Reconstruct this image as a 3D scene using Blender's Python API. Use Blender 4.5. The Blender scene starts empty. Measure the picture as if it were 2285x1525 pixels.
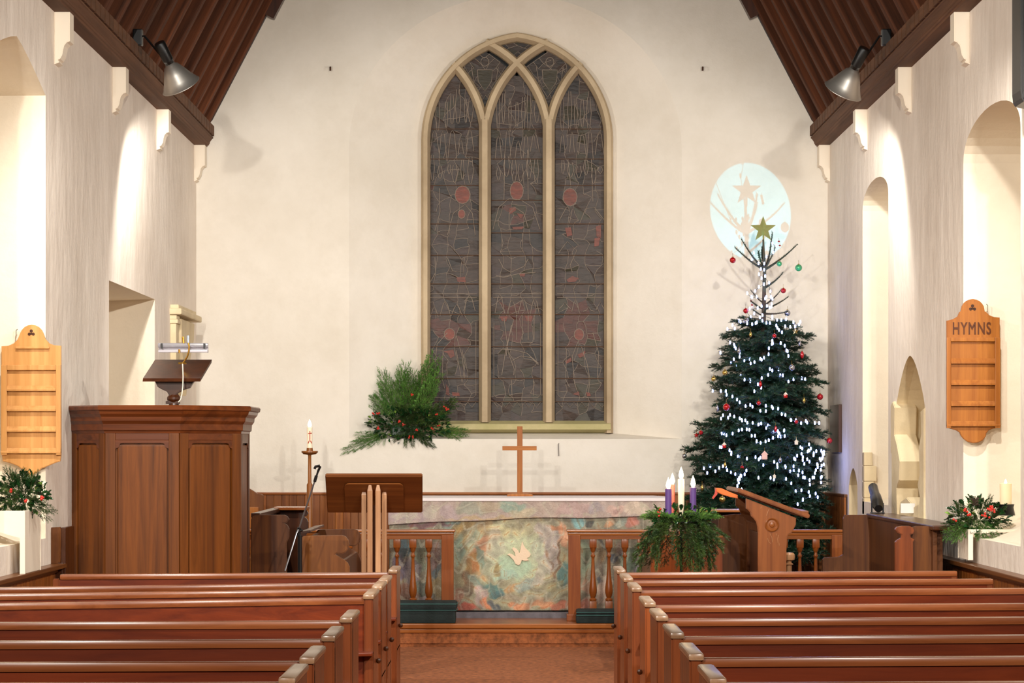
import bpy, bmesh, math, random
from mathutils import Vector, Matrix, geometry
R = math.radians
D = bpy.data
COL = bpy.context.scene.collection
F, CX, HY, CAMZ = 4957.0, 1142.5, 1000.0, 1.6      # focal length in photo pixels, vanishing point, eye height

# ------------------------------------------------------------------ camera, world, lights, exposure
sc = bpy.context.scene
cam_d = D.cameras.new('camera'); cam = D.objects.new('camera', cam_d); COL.objects.link(cam)
cam.location = (0, 0, CAMZ); cam.rotation_euler = (R(90), 0, 0)
cam_d.sensor_width = 36; cam_d.lens = 36 * F / 2285; cam_d.shift_y = (HY - 762.5) / 2285
cam_d.clip_start = .1; cam_d.clip_end = 100
sc.camera = cam
sc.view_settings.view_transform = 'Standard'; sc.view_settings.look = 'None'
sc.view_settings.gamma = 1; sc.view_settings.use_curve_mapping = False
sc.view_settings.exposure = -0.07
w = D.worlds.new('night'); sc.world = w; w.use_nodes = True
w.node_tree.nodes['Background'].inputs[0].default_value = (1, .93, .84, 1)
w.node_tree.nodes['Background'].inputs[1].default_value = 0.05

def spot(name, loc, target, energy, size, blend=.3, color=(1, .9, .78), radius=.05):
    l = D.lights.new(name, 'SPOT'); l.energy = energy; l.spot_size = R(size); l.spot_blend = blend
    l.color = color; l.shadow_soft_size = radius
    o = D.objects.new(name, l); COL.objects.link(o); o.location = loc
    o.rotation_euler = (Vector(target) - Vector(loc)).to_track_quat('-Z', 'Y').to_euler()
    return o
WARM = (1, .96, .88)
FL, FR = Vector((-2.42, 16.25, 4.27)), Vector((2.42, 16.25, 4.23))
for n, s, p in (('chancel_flood_light', -1, FL), ('chancel_flood_light', 1, FR)):
    spot(n, p, p + Vector((-s * .44, .60, -.78)), 200, 140, .32, WARM, .05)
for s in (-1, 1):       # the nave floods on the cornices beside and behind the photographer
    p = Vector((s * 2.42, 11.75, 4.3)); spot('nave_flood_light', p, p + Vector((-s * .62, .60, -.95)), 400, 128, .5, WARM, .05)
    spot('nave_flood_light', (s * 2.3, 6.5, 4.3), (-s * 1.3, 17.5, .5), 1000, 80, .8, WARM, .07)
    spot('nave_flood_light', (s * 2.3, 1.0, 4.3), (s * .3, 10.0, .3), 1250, 72, .7, WARM, .07)
# the small projector standing on the stall at the right throws a pale cyan disc behind the tree
CY = Vector((2.728, 16.812, 1.316))
spot('tree_spotlight', CY, (2.185, 20.3, 3.735), 540, 9.8, .03, (.0, .66, 1), .006)

# ------------------------------------------------------------------ helpers
def P(px, py, d): return Vector(((px - CX) * d / F, d, CAMZ - (py - HY) * d / F))
def X(px, d): return (px - CX) * d / F
def Z(py, d): return CAMZ - (py - HY) * d / F
def lin(c): return tuple(((v / 255 + .055) / 1.055) ** 2.4 if v / 255 > .04045 else v / 255 / 12.92 for v in c) + (1,)

class MB:
    def __init__(s): s.v = []; s.f = []; s.m = []
    def add(s, vs, fs, mi=0):
        n = len(s.v); s.v += [tuple(v) for v in vs]; s.f += [tuple(i + n for i in f) for f in fs]; s.m += [mi] * len(fs); return s
    def box(s, x0, x1, y0, y1, z0, z1, mi=0, M=None):
        vs = [Vector((x, y, z)) for z in (z0, z1) for y in (y0, y1) for x in (x0, x1)]
        if M: vs = [M @ v for v in vs]
        return s.add(vs, [(0, 2, 3, 1), (4, 5, 7, 6), (0, 1, 5, 4), (2, 6, 7, 3), (0, 4, 6, 2), (1, 3, 7, 5)], mi)
    def cbox(s, x0, x1, y0, y1, z0, z1, c=.006, M=None):       # box with chamfered edges
        b = bmesh.new(); bmesh.ops.create_cube(b, size=1)
        for v in b.verts: v.co = Vector(((x0 + x1) / 2 + v.co.x * (x1 - x0), (y0 + y1) / 2 + v.co.y * (y1 - y0), (z0 + z1) / 2 + v.co.z * (z1 - z0)))
        bmesh.ops.bevel(b, geom=b.edges[:], offset=c, segments=2, affect='EDGES', profile=.6)
        return s.bm(b, M)
    def bm(s, b, M=None):
        b.verts.index_update()
        s.add([(M @ v.co) if M else v.co for v in b.verts], [tuple(v.index for v in f.verts) for f in b.faces]); b.free(); return s
    def prism(s, poly, axis, a, b, mi=0, bev=0, M=None):        # poly of 2D points extruded along axis between a and b
        def mk(p, t):
            return {'x': (t, p[0], p[1]), 'y': (p[0], t, p[1]), 'z': (p[0], p[1], t)}[axis]
        n = len(poly)
        tri = geometry.tessellate_polygon([[Vector((p[0], p[1], 0)) for p in poly]])
        if bev:
            B = bmesh.new(); va = [B.verts.new(mk(p, a)) for p in poly]
            f = B.faces.new(va); r = bmesh.ops.extrude_face_region(B, geom=[f])
            for e in r['geom']:
                if isinstance(e, bmesh.types.BMVert):
                    q = list(e.co); q['xyz'.index(axis)] = b; e.co = q
            bmesh.ops.recalc_face_normals(B, faces=B.faces[:])
            es = [e for e in B.edges if len(e.link_faces) == 2 and any(len(x.verts) == n and n > 4 or abs(x.normal['xyz'.index(axis)]) > .99 for x in e.link_faces)]
            bmesh.ops.bevel(B, geom=es, offset=bev, segments=2, affect='EDGES', clamp_overlap=True)
            bmesh.ops.triangulate(B, faces=[x for x in B.faces if len(x.verts) > 4])
            return s.bm(B, M)
        vs = [mk(p, a) for p in poly] + [mk(p, b) for p in poly]
        if M: vs = [M @ Vector(v) for v in vs]
        fs = [tuple(t) for t in tri] + [tuple(n + i for i in reversed(t)) for t in tri] + [(i, (i + 1) % n, n + (i + 1) % n, n + i) for i in range(n)]
        return s.add(vs, fs, mi)
    def tube(s, pts, r, seg=6, caps=True, mi=0):
        pts = [Vector(p) for p in pts]; rs = r if isinstance(r, (list, tuple)) else [r] * len(pts)
        n0 = len(s.v); up = None
        for i, p in enumerate(pts):
            t = (pts[min(i + 1, len(pts) - 1)] - pts[max(i - 1, 0)]).normalized()
            if up is None: up = Vector((0, 0, 1)) if abs(t.z) < .9 else Vector((1, 0, 0))
            u = t.cross(up).normalized(); v = u.cross(t)
            up = v
            for k in range(seg):
                a = 2 * math.pi * k / seg; s.v.append(tuple(p + (u * math.cos(a) + v * math.sin(a)) * rs[i]))
        for i in range(len(pts) - 1):
            for k in range(seg):
                a = n0 + i * seg + k; b = n0 + i * seg + (k + 1) % seg
                s.f.append((a, b, b + seg, a + seg)); s.m.append(mi)
        if caps:
            s.f.append(tuple(n0 + k for k in reversed(range(seg)))); s.f.append(tuple(n0 + (len(pts) - 1) * seg + k for k in range(seg))); s.m += [mi, mi]
        return s
    def lathe(s, prof, c=(0, 0, 0), seg=16, M=None, mi=0):      # prof: (r, z) pairs
        n0 = len(s.v); c = Vector(c)
        for r, z in prof:
            for k in range(seg):
                a = 2 * math.pi * k / seg; v = Vector((r * math.cos(a), r * math.sin(a), z))
                s.v.append(tuple((M @ v if M else v) + c))
        for i in range(len(prof) - 1):
            for k in range(seg):
                a = n0 + i * seg + k; b = n0 + i * seg + (k + 1) % seg
                s.f.append((a, b, b + seg, a + seg)); s.m.append(mi)
        if prof[0][0] > 1e-5: s.f.append(tuple(n0 + k for k in reversed(range(seg)))); s.m.append(mi)
        if prof[-1][0] > 1e-5: s.f.append(tuple(n0 + (len(prof) - 1) * seg + k for k in range(seg))); s.m.append(mi)
        return s
    def ball(s, c, r, seg=10, rings=6, sz=1.0, mi=0):
        return s.lathe([(max(r * math.sin(math.pi * i / rings), 1e-6), -r * sz * math.cos(math.pi * i / rings)) for i in range(rings + 1)], c, seg, mi=mi)
    def mesh(s, name, mats, off=(0, 0, 0), smooth=False):
        me = D.meshes.new(name); o = Vector(off)
        me.from_pydata([tuple(Vector(v) - o) for v in s.v], [], s.f)
        for m in (mats if isinstance(mats, (list, tuple)) else [mats]): me.materials.append(m)
        if any(s.m): me.polygons.foreach_set('material_index', s.m)
        b = bmesh.new(); b.from_mesh(me)
        bmesh.ops.remove_doubles(b, verts=b.verts, dist=1e-5) if len(s.v) < 4000 else None
        bmesh.ops.recalc_face_normals(b, faces=b.faces); b.to_mesh(me); b.free()
        if smooth:
            me.polygons.foreach_set('use_smooth', [True] * len(me.polygons))
            if smooth != 'all': me.set_sharp_from_angle(angle=R(35 if smooth is True else smooth))
        me.update(); return me
    def build(s, name, mats, parent=None, smooth=False, off=None):
        o = wloc(parent) if off is None else Vector(off)
        ob = D.objects.new(name, s.mesh(name, mats, o, smooth)); COL.objects.link(ob)
        if parent: ob.parent = parent
        else: ob.location = o
        return ob
def wloc(o):
    v = Vector((0, 0, 0))
    while o: v += o.location; o = o.parent
    return v
def put(name, mesh, parent=None, loc=(0, 0, 0), rot=None, scale=None):
    o = D.objects.new(name, mesh); COL.objects.link(o); o.parent = parent; o.location = Vector(loc) - (wloc(parent) if parent else Vector())
    if rot is not None: o.rotation_mode = 'QUATERNION'; o.rotation_quaternion = rot
    if scale is not None: o.scale = scale if hasattr(scale, '__len__') else (scale,) * 3
    return o
def tag(o, label, cat, group=None):
    o['label'] = label; o['category'] = cat
    if group: o['group'] = group
    return o
def thing(name, label, cat, loc=(0, 0, 0), group=None):
    o = D.objects.new(name, None); COL.objects.link(o); o.location = loc; o.empty_display_size = .1
    return tag(o, label, cat, group)
def struct(o): o['kind'] = 'structure'; return o

# ------------------------------------------------------------------ materials
def nodes(name):
    m = D.materials.new(name); m.use_nodes = True; nt = m.node_tree; return m, nt, nt.nodes['Principled BSDF']
def mixc(nt, fac, a, b, mode='MIX'):
    n = nt.nodes.new('ShaderNodeMix'); n.data_type = 'RGBA'; n.blend_type = mode
    if hasattr(fac, 'links'): nt.links.new(fac, n.inputs[0])
    else: n.inputs[0].default_value = fac
    for k, v in ((6, a), (7, b)):
        if hasattr(v, 'links'): nt.links.new(v, n.inputs[k])
        else: n.inputs[k].default_value = v
    return n.outputs[2]
def noise(nt, vec, scale, detail=4, rough=.6, lo=.35, hi=.65, dist=0):
    n = nt.nodes.new('ShaderNodeTexNoise'); n.inputs['Scale'].default_value = scale; n.inputs['Detail'].default_value = detail
    n.inputs['Roughness'].default_value = rough; n.inputs['Distortion'].default_value = dist
    nt.links.new(vec, n.inputs['Vector'])
    r = nt.nodes.new('ShaderNodeMapRange'); r.inputs[1].default_value = lo; r.inputs[2].default_value = hi
    nt.links.new(n.outputs[0], r.inputs[0]); return r.outputs[0]
def coords(nt, scale=(1, 1, 1), geo=False, rnd=False):
    if geo: src = nt.nodes.new('ShaderNodeNewGeometry').outputs['Position']
    else: src = nt.nodes.new('ShaderNodeTexCoord').outputs['Object']
    if rnd:
        oi = nt.nodes.new('ShaderNodeObjectInfo'); a = nt.nodes.new('ShaderNodeVectorMath'); a.operation = 'MULTIPLY_ADD'
        c = nt.nodes.new('ShaderNodeCombineXYZ')
        for k in range(3): nt.links.new(oi.outputs['Random'], c.inputs[k])
        nt.links.new(c.outputs[0], a.inputs[0]); a.inputs[1].default_value = (13, 17, 19); nt.links.new(src, a.inputs[2]); src = a.outputs[0]
    mp = nt.nodes.new('ShaderNodeMapping'); mp.inputs['Scale'].default_value = scale; nt.links.new(src, mp.inputs[0]); return mp.outputs[0]
def bump(nt, bs, h, strength, dist=.01):
    b = nt.nodes.new('ShaderNodeBump'); b.inputs['Strength'].default_value = strength; b.inputs['Distance'].default_value = dist
    nt.links.new(h, b.inputs['Height']); nt.links.new(b.outputs[0], bs.inputs['Normal'])
def wood(name, light, dark, axis='z', rough=.35, coat=.25, var=.18, fine=1.0):
    m, nt, bs = nodes(name)
    sc_ = {'x': (1.2, 26, 26), 'y': (26, 1.2, 26), 'z': (26, 26, 1.2)}[axis]
    v = coords(nt, tuple(k * fine for k in sc_), rnd=True)
    if name not in ('pale_ash', 'honey_oak', 'pew_cap_highlight', 'cornice_wood', 'roof_pine', 'pew_rail_highlight'): light = (light[0], light[1] * .95, light[2] * .72); dark = (dark[0], dark[1] * .92, dark[2] * .62)
    bs.inputs['Specular IOR Level'].default_value = .25
    g = noise(nt, v, 1, 6, .65, .3, .7, .6)
    g2 = noise(nt, coords(nt, tuple(k * .12 for k in sc_), rnd=True), 1, 3, .5, .35, .65, .4)
    c = mixc(nt, g, lin(dark), lin(light))
    c = mixc(nt, g2, c, mixc(nt, .45, c, lin(dark)))
    oi = nt.nodes.new('ShaderNodeObjectInfo'); mr = nt.nodes.new('ShaderNodeMapRange')
    mr.inputs[3].default_value = 1 - var; mr.inputs[4].default_value = 1 + var; nt.links.new(oi.outputs['Random'], mr.inputs[0])
    h = nt.nodes.new('ShaderNodeHueSaturation'); nt.links.new(mr.outputs[0], h.inputs['Value']); nt.links.new(c, h.inputs['Color'])
    nt.links.new(h.outputs[0], bs.inputs['Base Color']); bs.inputs['Roughness'].default_value = rough
    bs.inputs['Coat Weight'].default_value = coat; bs.inputs['Coat Roughness'].default_value = .22
    bump(nt, bs, g, .12, .002); return m
def plain(name, c, rough=.5, metal=0, emit=None, es=0, coat=0, bumps=None, var=0, trans=0):
    m, nt, bs = nodes(name); bs.inputs['Base Color'].default_value = lin(c); bs.inputs['Roughness'].default_value = rough
    bs.inputs['Metallic'].default_value = metal; bs.inputs['Coat Weight'].default_value = coat; bs.inputs['Transmission Weight'].default_value = trans
    if emit: bs.inputs['Emission Color'].default_value = lin(emit); bs.inputs['Emission Strength'].default_value = es
    if var:
        n = noise(nt, coords(nt, rnd=True), var, 4, .6)
        nt.links.new(mixc(nt, n, lin(tuple(k * .72 for k in c)), lin(c)), bs.inputs['Base Color'])
    if bumps: bump(nt, bs, noise(nt, coords(nt), bumps[0], 4), bumps[1], .004)
    return m
def plaster(name, c, stain, amt=.5, streak=False):
    m, nt, bs = nodes(name)
    n1 = noise(nt, coords(nt, (1, 1, 1), geo=True), .9, 5, .6, .38, .72)
    n2 = noise(nt, coords(nt, (5, 5, .5) if streak else (2.2, 2.2, 2.2), geo=True), 1.2, 6, .7, .45, .75)
    cc = mixc(nt, n1, lin(c), mixc(nt, amt, lin(c), lin(stain)))
    cc = mixc(nt, n2, cc, mixc(nt, amt * .6, cc, lin(stain)))
    nt.links.new(cc, bs.inputs['Base Color']); bs.inputs['Roughness'].default_value = .85
    h = noise(nt, coords(nt, (1, 1, .45) if streak else (1, 1, 1), geo=True), 5, 6, .6, 0, 1)
    bump(nt, bs, h, .55 if streak else .3, .03); return m

M_WALL = plaster('limewashed_plaster', (236, 228, 216), (200, 188, 168), .38)
M_SIDE = plaster('rough_limewash', (242, 230, 217), (196, 178, 160), .5, True)
M_JAMB = plaster('reveal_plaster', (240, 228, 208), (205, 186, 158), .3)
M_WHITE = plain('white_paint', (240, 226, 206), .55, bumps=(12, .1))
M_STONE = plaster('window_stone', (206, 185, 153), (146, 124, 96), .75)
M_STONE2 = plaster('old_stone', (226, 208, 172), (176, 150, 112), .7)
M_SILLST = plaster('mossy_stone', (200, 186, 142), (150, 145, 90), .8)
M_ROOF = wood('roof_pine', (118, 66, 38), (56, 30, 17), 'z', .75, .0, .22, .7)
M_PLANKY = wood('roof_plank', (62, 30, 17), (32, 16, 9), 'y', .8, .0, .2, .7)
M_CORN = wood('cornice_wood', (124, 84, 58), (80, 52, 34), 'y', .7, .0, .05, .5)
M_PEW_X = wood('pew_wood_long', (124, 52, 22), (84, 30, 10), 'x', .38, .2, .10, .8)
M_PEW_Z = wood('pew_wood_upright', (148, 78, 42), (96, 46, 22), 'z', .38, .35, .16, .8)
M_RAILTOP = wood('pew_rail_highlight', (158, 92, 52), (112, 56, 28), 'x', .28, .7, .08, .8)  # bright highlight along the rail put into a paler wood tone
M_CAP = wood('pew_cap_highlight', (176, 140, 108), (140, 100, 70), 'y', .3, .6, .15, .8)  # greyish highlight on the cap tops is part of this wood colour
M_PULP = wood('pulpit_oak', (126, 72, 28), (70, 36, 10), 'z', .5, .15, .14, .6)
M_PULPX = wood('pulpit_oak_rail', (118, 62, 32), (68, 32, 15), 'x', .35, .4, .08, .6)
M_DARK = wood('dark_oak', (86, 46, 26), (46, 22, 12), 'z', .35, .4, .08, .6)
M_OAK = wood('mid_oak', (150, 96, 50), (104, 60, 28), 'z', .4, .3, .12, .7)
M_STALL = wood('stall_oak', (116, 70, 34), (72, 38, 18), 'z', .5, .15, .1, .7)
M_RAIL = wood('rail_oak', (158, 92, 44), (112, 56, 24), 'z', .35, .4, .08, .9)
M_RAILX = wood('rail_oak_long', (176, 112, 62), (126, 68, 32), 'x', .3, .5, .05, .9)
M_DADO = wood('dado_board', (162, 100, 48), (104, 56, 24), 'z', .45, .25, .22, .8)
M_DADOCAP = wood('dado_cap', (120, 76, 44), (76, 44, 24), 'y', .4, .3, .1, .8)
M_PALE = wood('pale_ash', (206, 158, 116), (158, 108, 70), 'z', .45, .2, .08, .9)
M_HYM1 = wood('honey_oak', (214, 158, 96), (176, 120, 62), 'z', .45, .25, .04, .9)
M_HYM2 = wood('golden_oak', (184, 122, 66), (140, 84, 40), 'z', .45, .25, .04, .9)
M_DESK = wood('reading_desk_oak', (156, 96, 58), (112, 62, 34), 'z', .4, .3, .06, .6)
M_LECT = wood('lectern_slab', (138, 86, 52), (98, 56, 32), 'x', .5, .1, .05, .6)
M_BLACK = plain('black_metal', (20, 19, 19), .4, .3, coat=.2)
M_SILVER = plain('brushed_tube', (150, 150, 155), .3, .9)
M_ALU = plain('spun_aluminium', (205, 200, 192), .38, .85)
M_BRASS = plain('brass', (200, 150, 60), .25, .95)
M_GLOW = plain('lamp_glass', (255, 240, 220), .4, emit=(255, 236, 205), es=3)
M_CARPET = plain('rust_carpet', (172, 100, 56), .95, bumps=(220, .5), var=25)
M_SANCT = plain('grey_blue_carpet', (122, 116, 122), .95, bumps=(220, .5), var=6)
M_KNEEL = plain('dark_green_velvet', (20, 36, 35), .8, bumps=(60, .3), var=12)
M_PIPE = plain('teal_piping', (52, 92, 88), .7)
M_LEAD = plain('lead_came', (160, 146, 134), .5, .2)
M_BAR = plain('saddle_bar_iron', (88, 62, 44), .7)
M_RED = plain('red_berry', (190, 34, 18), .3, coat=.5)
M_WAXW = plain('ivory_wax', (248, 232, 206), .5, emit=(255, 215, 165), es=.10)
M_WAXP = plain('purple_wax', (92, 62, 128), .45)
M_WAXK = plain('pink_wax', (232, 120, 108), .45, emit=(255, 120, 90), es=.12)
M_FLAME = plain('candle_flame', (255, 230, 180), .5, emit=(255, 226, 172), es=14)
M_WICK = plain('wick', (40, 30, 25), .9)
M_REDC = plain('red_cushion', (165, 30, 24), .85, bumps=(80, .2))
M_WIRE = plain('dark_green_wire', (30, 48, 38), .6)
M_GOLD = plain('gold_glitter', (196, 176, 104), .35, .7, bumps=(300, .8))
M_BULB = plain('cool_led', (225, 232, 255), .4, emit=(150, 168, 255), es=16)
def glassmat(name, c):
    m, nt, bs = nodes(name)
    n = noise(nt, coords(nt, (14, 14, 40), geo=True), 1, 4, .6, .3, .7)
    oi = nt.nodes.new('ShaderNodeObjectInfo')
    a = mixc(nt, n, lin(c), lin(tuple(k * .72 for k in c)))
    a = mixc(nt, oi.outputs['Random'], a, mixc(nt, .3, a, lin((56, 46, 38))))
    nt.links.new(a, bs.inputs['Base Color']); bs.inputs['Roughness'].default_value = .42; bs.inputs['Specular IOR Level'].default_value = .3; bump(nt, bs, n, .3, .004); return m
M_GL = [glassmat('dull_glass_brown', (74, 56, 47)), glassmat('dull_glass_plum', (70, 53, 49)), glassmat('dull_glass_smoke', (70, 56, 49)), glassmat('dull_glass_olive', (66, 58, 40)), glassmat('dull_glass_black', (46, 38, 36))]
M_GLR = glassmat('brick_red_glass', (132, 62, 44)); M_GLR2 = glassmat('faded_red_glass', (94, 50, 40))
def leafmat(name, c1, c2, rough=.5, trans=0):
    m, nt, bs = nodes(name); n = noise(nt, coords(nt, (6, 6, 6), geo=True), 3, 3, .6)
    oi = nt.nodes.new('ShaderNodeObjectInfo'); a = mixc(nt, n, lin(c1), lin(c2))
    a = mixc(nt, oi.outputs['Random'], a, mixc(nt, .5, a, lin(c1)))
    nt.links.new(a, bs.inputs['Base Color']); bs.inputs['Roughness'].default_value = rough; return m
M_FIR = leafmat('fir_needles', (18, 44, 32), (38, 76, 48)); M_BARK = plain('bark', (74, 60, 44), .9)
M_CYP = leafmat('cypress_green', (66, 112, 44), (118, 166, 70)); M_PINE = leafmat('pine_green', (34, 60, 26), (84, 112, 48))
M_HOLLY = leafmat('holly_green', (14, 40, 20), (38, 82, 36), .22); M_LIME = leafmat('lime_leaf', (112, 150, 60), (150, 180, 84), .4)
# ------------------------------------------------------------------ the setting
XW, YE, Y0 = 2.885, 20.3, -1.0           # side walls, east wall, west end
ZT, ZEAVE, XE = 4.6, 4.54, 2.74          # wall top, eaves
SL = math.tan(R(62.6))
RIDGE = ZEAVE + XE * SL

def arch_open(y0, y1, z0, zs, za, kind='round', n=16):
    """opening outline in (y,z): sill z0, springing zs, apex za"""
    c, h = (y0 + y1) / 2, (y1 - y0) / 2; pts = [(y0, z0), (y1, z0)]
    for i in range(n + 1):
        t = i / n
        if kind == 'round': a = math.pi * t; pts.append((c + h * math.cos(a), zs + (za - zs) * math.sin(a) ** .9))
        elif kind == 'low': a = math.pi * t; pts.append((c + h * math.cos(a), zs + (za - zs) * (1 - abs(math.cos(a)) ** 1.2)))
        elif kind == 'point':
            u = 1 - 2 * t; k = 1 - abs(u); pts.append((c + h * u, zs + (za - zs) * math.sin(k * math.pi / 2) ** .8 * (.86 + .14 * k)))
        else:
            return [(y0, z0), (y1, z0), (y1, zs), (y0, zs)]
    return pts
def side_wall(name, s, holes, mat):
    outer = [(Y0, -.05), (YE, -.05), (YE, ZT), (Y0, ZT)]
    polys = [[Vector((p[0], p[1], 0)) for p in outer]] + [[Vector((p[0], p[1], 0)) for p in h[0]] for h in holes]
    mb = MB(); allp = [p for pl in polys for p in pl]
    mb.add([(s * XW, p.x, p.y) for p in allp], [tuple(t) for t in geometry.tessellate_polygon(polys)])
    mb.box(s * (XW + .8), s * (XW + .82), Y0, YE, -.05, ZT)
    w_ = struct(mb.build(name, mat))
    for pts, dep, spl, nm in holes:
        m2 = MB(); n = len(pts); c = Vector((sum(p[0] for p in pts) / n, sum(p[1] for p in pts) / n))
        loops = [(s * XW, 1, 0), (s * (XW + min(.08, dep * .4)), 1, 0), (s * (XW + dep), spl, 1)]
        vs = []
        for x, k, _ in loops:
            for p in pts: vs.append((x, c[0] + (p[0] - c[0]) * k, c[1] + (p[1] - c[1]) * k + (.10 if _ and p[1] < c[1] and dep > .4 else 0)))
        fs = []
        for L in (0, 1):
            for i in range(n): fs.append((L * n + i, L * n + (i + 1) % n, (L + 1) * n + (i + 1) % n, (L + 1) * n + i))
        m2.add(vs, fs)
        tri = geometry.tessellate_polygon([[Vector((p[0], p[1], 0)) for p in pts]])
        m2.add([vs[2 * n + i] for i in range(n)], [tuple(t) for t in tri])
        r = m2.build(nm, M_JAMB if dep > .3 else M_STONE2, w_)
    return w_
wl = side_wall('wall_left', -1, [
    (arch_open(12.14, 13.74, 1.04, 3.78, 4.0, 'low'), .6, .96, 'window_reveal'),
    (arch_open(15.9, 17.94, .95, 2.80, 2.80, 'flat'), .5, .98, 'doorway_reveal')], M_SIDE)
wr = side_wall('wall_right', 1, [
    (arch_open(12.6, 14.2, 1.04, 3.42, 3.665), .6, .96, 'window_reveal'),
    (arch_open(17.03, 18.28, 1.16, 3.55, 3.74), .35, .97, 'window_reveal'),
    (arch_open(15.5, 16.72, 1.10, 1.86, 2.27, 'point'), .2, .9, 'niche_reveal'),
    (arch_open(18.55, 19.02, 1.0, 1.28, 1.43, 'point'), .12, .9, 'niche_reveal')], M_SIDE)

# east wall with its splayed window recess
DW = YE + .36
def px_poly(pts, d): return [P(x, y, d) for x, y in pts]
def outer_arch(n=40):
    pts = [(779, 980), (1521, 980)]
    for i in range(n + 1):
        a = math.pi * i / n; pts.append((1150 + 371 * math.cos(a), 330 - 342 * math.sin(a)))
    return pts
RR, SPR = 239.5, 313
def inner_arch(n=40, x0=943, x1=1365, yb=967, spr=SPR, R_=RR):
    pts = [(x0, yb), (x1, yb)]; c = (x0 + x1) / 2
    cl, cr = x0 + R_, x1 - R_
    amax = math.acos((c - cr) / R_)
    for i in range(n // 2 + 1):
        a = amax * i / (n // 2); pts.append((cr + R_ * math.cos(a), spr - R_ * math.sin(a)))
    for i in range(n // 2 - 1, -1, -1):
        a = amax * i / (n // 2); pts.append((cl - R_ * math.cos(a), spr - R_ * math.sin(a)))
    return pts
oa, ia = px_poly(outer_arch(), YE), px_poly(inner_arch(), DW)
gab = [Vector((-XW - .9, YE, -.05)), Vector((XW + .9, YE, -.05)), Vector((XW + .9, YE, ZT)), Vector((XE, YE, ZEAVE + .05)), Vector((0, YE, RIDGE)), Vector((-XE, YE, ZEAVE + .05)), Vector((-XW - .9, YE, ZT))]
f2 = lambda L: [Vector((v.x, v.z, 0)) for v in L]
mb = MB(); mb.add(gab + oa, [tuple(t) for t in geometry.tessellate_polygon([f2(gab), f2(oa)])])
we = struct(mb.build('wall_east', M_WALL))
mb = MB(); n = len(oa); mb.add(oa + ia, [(i, (i + 1) % n, n + (i + 1) % n, n + i) for i in range(n)])
mb.build('window_splay', M_WALL, we)
mb = MB(); mb.box(-XW - .9, XW + .9, Y0 - .1, Y0, -.05, RIDGE); struct(mb.build('wall_west', M_WALL))

# floor: nave carpet, chancel step, sanctuary floor
YS = 17.8; ZS = .19
mb = MB(); mb.box(-XW - .5, XW + .5, Y0, YS + .3, -.1, 0); struct(mb.build('floor', M_CARPET))
mb = MB(); mb.box(-XW - .5, XW + .5, YS + .03, YE + .1, -.05, ZS - .035); st = struct(mb.build('floor_chancel', M_CARPET))
mb = MB(); mb.cbox(-XW, XW, YS - .0, YS + .62, ZS - .04, ZS, .008); mb.build('step_nosing', M_RAILX, st)
mb = MB(); mb.box(-XW, XW, YS + .02, YS + .05, .03, ZS - .04); mb.build('riser_board', M_CARPET, st)
mb = MB(); mb.cbox(-XW, XW, YS + .005, YS + .045, ZS - .075, ZS - .045, .006); mb.build('step_moulding', M_RAILX, st)
mb = MB(); mb.cbox(-XW, XW, YS + .6, YE, ZS - .03, .235, .006); struct(mb.build('floor_sanctuary', M_SANCT))

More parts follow.
